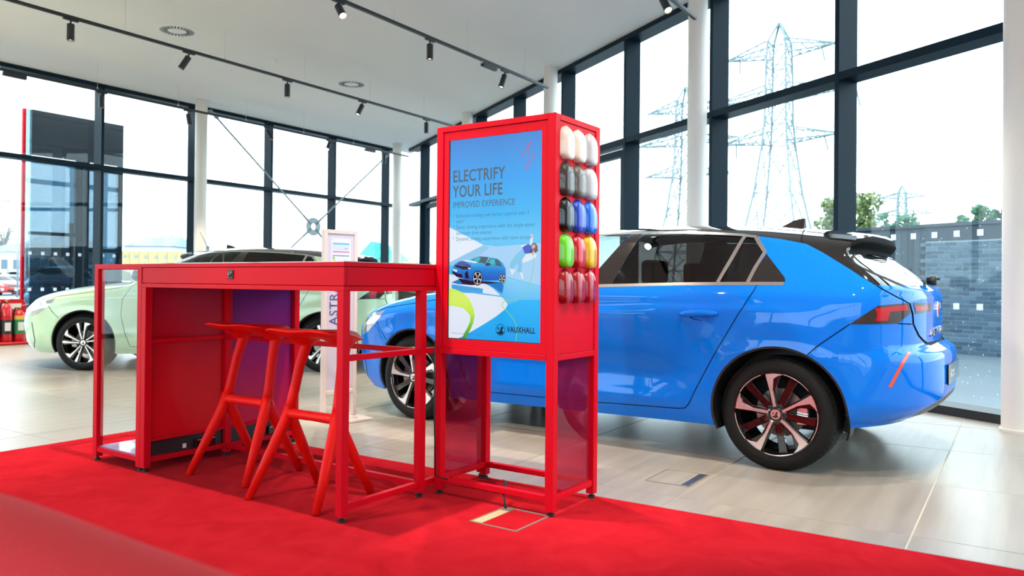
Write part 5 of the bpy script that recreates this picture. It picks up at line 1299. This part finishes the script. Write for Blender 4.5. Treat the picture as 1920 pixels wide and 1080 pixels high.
# lattice pylons
M_pyl = mat('pylon_steel', '#728589', 0.6)
def pylon(loc, rz, sc, lab, thick):
    t = empty('pylon', loc, rz); tag(t, lab, 'pylon', 'electricity pylons outside'); t.scale = (sc, sc, sc)
    prof = [(0, 6.2), (9, 4.9), (18, 3.3), (27, 2.25), (31, 1.95), (36, 1.85), (41, 1.8), (45.5, 1.6), (49, 0.12)]
    lg = MB(); br_ = MB(); w = thick
    def cor(i, k):
        z, hw = prof[i]; sx, sy = ((1, 1), (-1, 1), (-1, -1), (1, -1))[k % 4]; return Vector((sx * hw, sy * hw, z))
    for i in range(len(prof) - 1):
        for k in range(4):
            lg.beam(cor(i, k), cor(i + 1, k), w, w)
            nseg = 1 if prof[i + 1][0] - prof[i][0] > 4.6 else 1
            br_.beam(cor(i, k), cor(i + 1, k + 1), w * .55, w * .55); br_.beam(cor(i, k + 1), cor(i + 1, k), w * .55, w * .55)
            if i > 0: br_.beam(cor(i, k), cor(i, k + 1), w * .6, w * .6)
            if i < 3:
                m = (cor(i, k) + cor(i, k + 1) + cor(i + 1, k) + cor(i + 1, k + 1)) / 4
                br_.beam(cor(i, k).lerp(cor(i + 1, k), .5), m, w * .4, w * .4); br_.beam(cor(i, k + 1).lerp(cor(i + 1, k + 1), .5), m, w * .4, w * .4)
    lg.build('tower_legs', M_pyl, t); tag(br_.build('bracing', M_pyl, t), kind='stuff')
    for z, L in ((27.2, 10.8), (35.0, 13.2), (43.0, 10.2)):
        for s in (-1, 1):
            a = MB(); tip = Vector((s * L, 0, z + 0.6)); hw = 1.95 if z < 30 else 1.8
            P = [Vector((s * hw, y, zz)) for zz in (z, z + 2.6) for y in (-hw, hw)]
            for p in P: a.beam(p, tip, w * .75, w * .75)
            m = 5
            for q in range(1, m):
                A = [p.lerp(tip, q / m) for p in P]; Bq = [p.lerp(tip, (q - 1) / m) for p in P]
                a.beam(A[0], A[1], w * .4, w * .4); a.beam(A[0], A[2], w * .4, w * .4); a.beam(A[1], A[3], w * .4, w * .4); a.beam(Bq[0], A[1], w * .4, w * .4); a.beam(Bq[2], A[0], w * .4, w * .4); a.beam(Bq[3], A[1], w * .4, w * .4)
            ao = a.build('cross_arm', M_pyl, t)
            MB().tube([tip, tip + Vector((0.4 * s, 1.3, -3.2))], 0.14, 6).build('insulator', M_pyl, ao)
            MB().tube([tip + Vector((-2.8 * s, 0, .1)), tip + Vector((-2.4 * s, 1.0, -2.6))], 0.14, 6).build('insulator', M_pyl, ao)
    return t
pylon((px_at(1458, 143), 143, GZ), R(-38), 1.0, 'large lattice pylon rising behind the roof of the blue hatchback', 0.30)
pylon((px_at(1283, 190), 190, GZ), R(-38), 1.0, 'lattice pylon partly hidden by the column, above the totem side', 0.36)
pylon((px_at(1690, 395), 395, GZ), R(-38), 1.06, 'small distant lattice pylon above the fence and brick wall', 0.55)

# trees
def tree(loc, h, rx_, rz_, leafc, lab, seed, nleaf=1400, bare=False, base=0.3):
    rnd = random.Random(seed); t = empty('tree', loc); tag(t, lab, 'tree', 'trees outside')
    tr = MB(); top_ = Vector((0, 0, h * 0.75))
    tr.tube([(0, 0, 0), (0.1, 0, h * 0.3), (0, 0.05, h * 0.7)], [h * .035, h * .025, h * .008], 8)
    ends = []
    for k in range(16 if bare else 9):
        a = rnd.uniform(0, 2 * PI); z0 = h * rnd.uniform(base, .6); e = Vector((rx_ * .8 * math.cos(a) * rnd.uniform(.4, 1), rx_ * .8 * math.sin(a) * rnd.uniform(.4, 1), z0 + h * rnd.uniform(.15, .42)))
        tr.tube([(0, 0, z0), Vector((0, 0, z0)).lerp(e, .5) + Vector((0, 0, h * .03)), e], [h * .014, h * .008, h * .003], 6); ends.append((Vector((0, 0, z0)), e))
        if bare:
            for q in range(7):
                p = Vector((0, 0, z0)).lerp(e, rnd.uniform(.3, 1)); d = Vector((rnd.uniform(-1, 1), rnd.uniform(-1, 1), rnd.uniform(.1, 1))) * h * .12
                tr.tube([p, p + d], [h * .004, h * .0015], 5)
    tr.build('trunk', mat('bark_hazed', '#8a8680', 0.9) if bare else mat('bark', '#5b5148', 0.9), t)  # bark of bare trees lightened: distance haze put into the colour
    if not bare:
        lf = MB(); cl = [(Vector((rnd.gauss(0, .45) * rx_, rnd.gauss(0, .45) * rx_, h * (base + .22) + rnd.uniform(0, 1) ** .8 * (h * (.78 - base) - .1 * h))), rx_ * rnd.uniform(.18, .36)) for _ in range(26)]
        for k in range(nleaf):
            c, rr = cl[k % len(cl)]; u = Vector((rnd.gauss(0, 1), rnd.gauss(0, 1), rnd.gauss(0, 1))).normalized(); p = c + u * rr * rnd.uniform(.6, 1.05)
            s = h * .028 * rnd.uniform(.6, 1.3); a = Vector((rnd.gauss(0, 1), rnd.gauss(0, 1), rnd.gauss(0, 1))).normalized(); b = a.cross(u if abs(a.dot(u)) < .95 else Vector((1, 0, 0))).normalized()
            s *= 0.75; lf.add([p + a * s, p + b * s * .6, p - a * s, p - b * s * .6], [(0, 1, 2, 3)])
        tag(lf.build('foliage', leafc, t), kind='stuff')
    return t
M_l1 = mat('leaf_olive', '#6f7d4a', 0.8, noise=(1.5, 0.35)); M_l2 = mat('leaf_green', '#4d7a5c', 0.8, noise=(1.5, 0.35)); M_l3 = mat('leaf_dark', '#41624a', 0.8, noise=(1.5, 0.35))
def outtree(u, ytop, depth, wpx, leafc, lab, seed, **k):
    h = 1.0266 + (539 - ytop) * depth / F_PX - GZ
    return tree((px_at(u, depth), depth, GZ), h, wpx * depth / F_PX / 2, 0, leafc, lab, seed, **k)
outtree(1588, 346, 60, 118, M_l1, 'autumn olive tree beside the thick mullion, over the blue car spoiler', 1, nleaf=3200)
outtree(1655, 388, 75, 50, M_l2, 'small pale shrub-like tree left of the distant pylon base', 8, nleaf=700)
outtree(1703, 388, 55, 48, M_l2, 'small green tree in front of the distant pylon', 2, nleaf=1200)
outtree(1818, 372, 48, 66, M_l2, 'rounded green tree above the brick wall, beside the lamp post', 3, nleaf=2200)
outtree(1860, 372, 40, 56, M_l3, 'dark green tree above the brick wall, next to the cream column', 4, nleaf=2200)
outtree(6, 418, 120, 70, M_l2, 'bare winter tree behind the parked cars at the edge of the view', 5, bare=True)
outtree(330, 435, 100, 60, M_l2, 'bare winter tree behind the house roofs beyond the pale green car', 6, bare=True)
outtree(390, 440, 95, 50, M_l2, 'bare winter tree just beyond the back wall column', 7, bare=True)
# lamp posts
def lamp_post(u, ytop, depth, lab, arm=1):
    h = 1.0266 + (530 - ytop) * depth / F_PX - GZ; t = empty('lamp_post', (px_at(u, depth), depth, GZ)); tag(t, lab, 'lamp post', 'lamp posts outside')
    m = mat('post_grey', '#8fa0a6', 0.5); MB().tube([(0, 0, 0), (0, 0, h)], [0.07, 0.045], 10).build('pole', m, t, smooth=True)
    MB().tube([(0, 0, h - 0.05), (0.3 * arm, 0, h), (0.7 * arm, 0, h)], 0.04, 8).build('arm', m, t, smooth=True); MB().box(min(.6 * arm, 1.1 * arm), max(.6 * arm, 1.1 * arm), -.1, .1, h - 0.06, h + 0.04).build('lantern', m, t, bevel=0.02)
lamp_post(427, 437, 60, 'slim grey lamp post beyond the back windows, over the pale green car roof')
lamp_post(33, 385, 50, 'slim lamp post over the parked cars by the portal', -1)
lamp_post(1835, 330, 60, 'slim lamp post above the brick wall', 1)

# houses, shed and fence beyond the car park
M_bwall = mat('house_brick', '#8a6a5c', 0.85, noise=(3, 0.15)); M_wwall = mat('house_render', '#d8dde0', 0.8); M_roofs = mat('roof_slate', '#6f8088', 0.7, noise=(2, 0.15)); M_win = mat('house_pane', '#5a6e7c', 0.1)
def house(u0, u1, ye, yr, depth, wallm, lab, gable=True, dd=8.0):
    x0, x1 = px_at(u0, depth), px_at(u1, depth); ze = 1.0266 + (527 - ye) * depth / F_PX - GZ; zr = 1.0266 + (527 - yr) * depth / F_PX - GZ
    t = empty('house', (x0, depth, GZ)); tag(t, lab, 'house', 'houses beyond the car park'); w_ = x1 - x0
    MB().box(0, w_, 0, dd, 0, ze).build('walls', wallm, t)
    rf = MB(); o = 0.3
    rf.add([(-o, -o, ze - .1), (w_ + o, -o, ze - .1), (w_ + o, dd + o, ze - .1), (-o, dd + o, ze - .1), (w_ * .12, dd / 2, zr), (w_ * .88, dd / 2, zr)], [(3, 2, 1, 0), (0, 1, 5, 4), (1, 2, 5), (2, 3, 4, 5), (3, 0, 4)]); rf.build('roof', M_roofs, t)
    for k in range(3):
        f = MB().box(w_ * (.12 + .3 * k), w_ * (.12 + .3 * k) + min(1.2, w_ * .2), -.05, .05, ze * .5, ze * .5 + min(1.2, ze * .35)).build('window', M_plug, t)
        MB().box(w_ * (.12 + .3 * k) + .08, w_ * (.12 + .3 * k) + min(1.2, w_ * .2) - .08, -.07, -.05, ze * .5 + .08, ze * .5 + min(1.2, ze * .35) - .08).build('pane', M_win, f)
    MB().box(w_ * .7, w_ * .7 + .6, dd / 2 - .3, dd / 2 + .3, zr - .4, zr + .7).build('chimney', wallm, t)
house(232, 318, 462, 443, 75, M_wwall, 'white house with grey hipped roof beyond the fence')
house(48, 95, 460, 432, 70, M_bwall, 'dark brick house seen through the portal glass')
house(-30, 44, 475, 458, 85, M_wwall, 'low pale building behind the parked cars at the edge of the view')
def yfence(u0, u1, ytop, depth, lab):
    x0, x1 = px_at(u0, depth), px_at(u1, depth); h = 1.0266 + (527 - ytop) * depth / F_PX - GZ
    t = empty('board_fence', (x0, depth, GZ)); tag(t, lab, 'fence'); m = mat('fence_timber', '#b9a878', 0.85, noise=(4, 0.12)); w_ = x1 - x0; k = 0
    nb = int(w_ / 0.45)
    pme = MB().box(0, w_ / nb * .96, 0, .04, 0, h).build('board', m, t)
    for i in range(1, nb): c = pme.copy(); COL.objects.link(c); c.location = (i * w_ / nb, 0, 0)
    for z in (h * .2, h * .85): MB().box(0, w_, .04, .10, z, z + .1).build('rail', m, t)
yfence(225, 420, 474, 38, 'yellowish timber fence beyond the pale green hatchback')
yfence(650, 830, 489, 46, 'low yellowish fence under the green netted roof')
# green netted shelter
gs = empty('netted_shelter', (px_at(655, 60), 60, GZ)); tag(gs, 'green netted shelter roof beyond the far corner windows', 'shelter')
M_net = mat('green_net', '#3fa79a', 0.7, noise=(2.5, 0.3)); w_ = px_at(760, 60) - px_at(655, 60)
MB().prism([(0, 2.45), (w_ * .38, 4.3), (w_ * .62, 4.1), (w_, 2.5), (w_, 2.2), (0, 2.2)], 0, 6, axis='y').build('net_roof', M_net, gs)
for x in (0.1, w_ * .5, w_ - .1): MB().box(x - .06, x + .06, 0, .12, 0, 2.4).build('post', M_steel, gs)
# vehicles outside: copies of the hatchback in other colours
def parked(u, depth, rz, paint, lab, sc=(1, 1, 1)):
    c = copy_tree(blue); c.location = (px_at(u, depth), depth, GZ); c.rotation_euler = (0, 0, R(rz)); c.scale = sc; repaint(c, paint, M_blue); tag(c, lab, 'car', 'cars parked outside'); return c
parked(-26, 56, -25, mat('paint_red', '#c01a18', 0.3, coat=1.0), 'red car parked outside, cut off by the edge of the view')
parked(8, 60, -25, mat('paint_navy', '#1c4c86', 0.3, coat=1.0), 'navy blue car parked outside beside the red one')
parked(18, 74, 180, mat('paint_white', '#d4dcde', 0.3, coat=1.0), 'white car parked outside behind the navy and red ones', (1.3, 1.2, 1.35))
parked(118, 22, 62, mat('paint_midnight', '#0d2a5c', 0.25, metal=0.4, coat=1.0), 'dark blue car set behind the dark portal glass in place of a reflection', (1, 1, 1.12))  # car added behind the panes, standing in for a mirrored one
parked(1492, 40, 10, mat('paint_slate', '#42606c', 0.3, coat=1.0), 'slate blue car roof outside, beyond the blue hatchback roof', (1.4, 1.2, 1.35))

# dark glazed portal standing outside the back windows, red along its front edge
pt_ = empty('entrance_portal', nd(-15.2, 0, GZ), RZ_B); tag(pt_, 'tall dark glazed portal with thin red edge outside the left window', 'portal')     # local x = d, y = -n
M_pglass = glass_mat('dark_tinted_glass', (0.13, 0.22, 0.28), refl=0.22); M_fas = mat('portal_fascia', (0.020, 0.024, 0.030), 0.3, spec=0.3)
M_tedge = mat('portal_side', '#8fb8c8', 0.25)
MB().box(7.10, 7.15, -0.01, 0.05, 0, 4.28).build('red_edge', M_red, pt_)
MB().box(7.155, 7.25, 0.0, 0.04, 0, 4.28).build('side_strip', glass_mat('side_glass', (0.45, 0.6, 0.68), refl=0.2), pt_)
MB().box(7.255, 9.0, 0.0, 0.08, 3.46, 4.29).build('fascia', M_fas, pt_)
for x0, x1, z0, z1 in ((7.255, 8.10, 2.06, 3.44), (7.255, 8.10, 0.1, 2.0), (8.32, 9.0, 1.78, 3.30), (8.32, 9.0, 0.1, 1.72)):
    MB().box(x0, x1, 0.03, 0.04, z0, z1).build('pane', M_pglass, pt_)
for x0, x1 in ((8.10, 8.20), (8.24, 8.32), (8.93, 9.0)): MB().box(x0, x1, 0.0, 0.14, 0, 3.46).build('mullion', M_dark, pt_)
for z in (2.0, 3.38): MB().box(7.255, 8.10, 0.0, 0.1, z, z + 0.06).build('transom', M_dark, pt_)
for z in (1.72, 3.30): MB().box(8.32, 9.0, 0.0, 0.1, z, z + 0.07).build('transom', M_dark, pt_)
MB().box(7.255, 9.0, 0.0, 0.1, 0.0, 0.1).build('sill', M_dark, pt_)
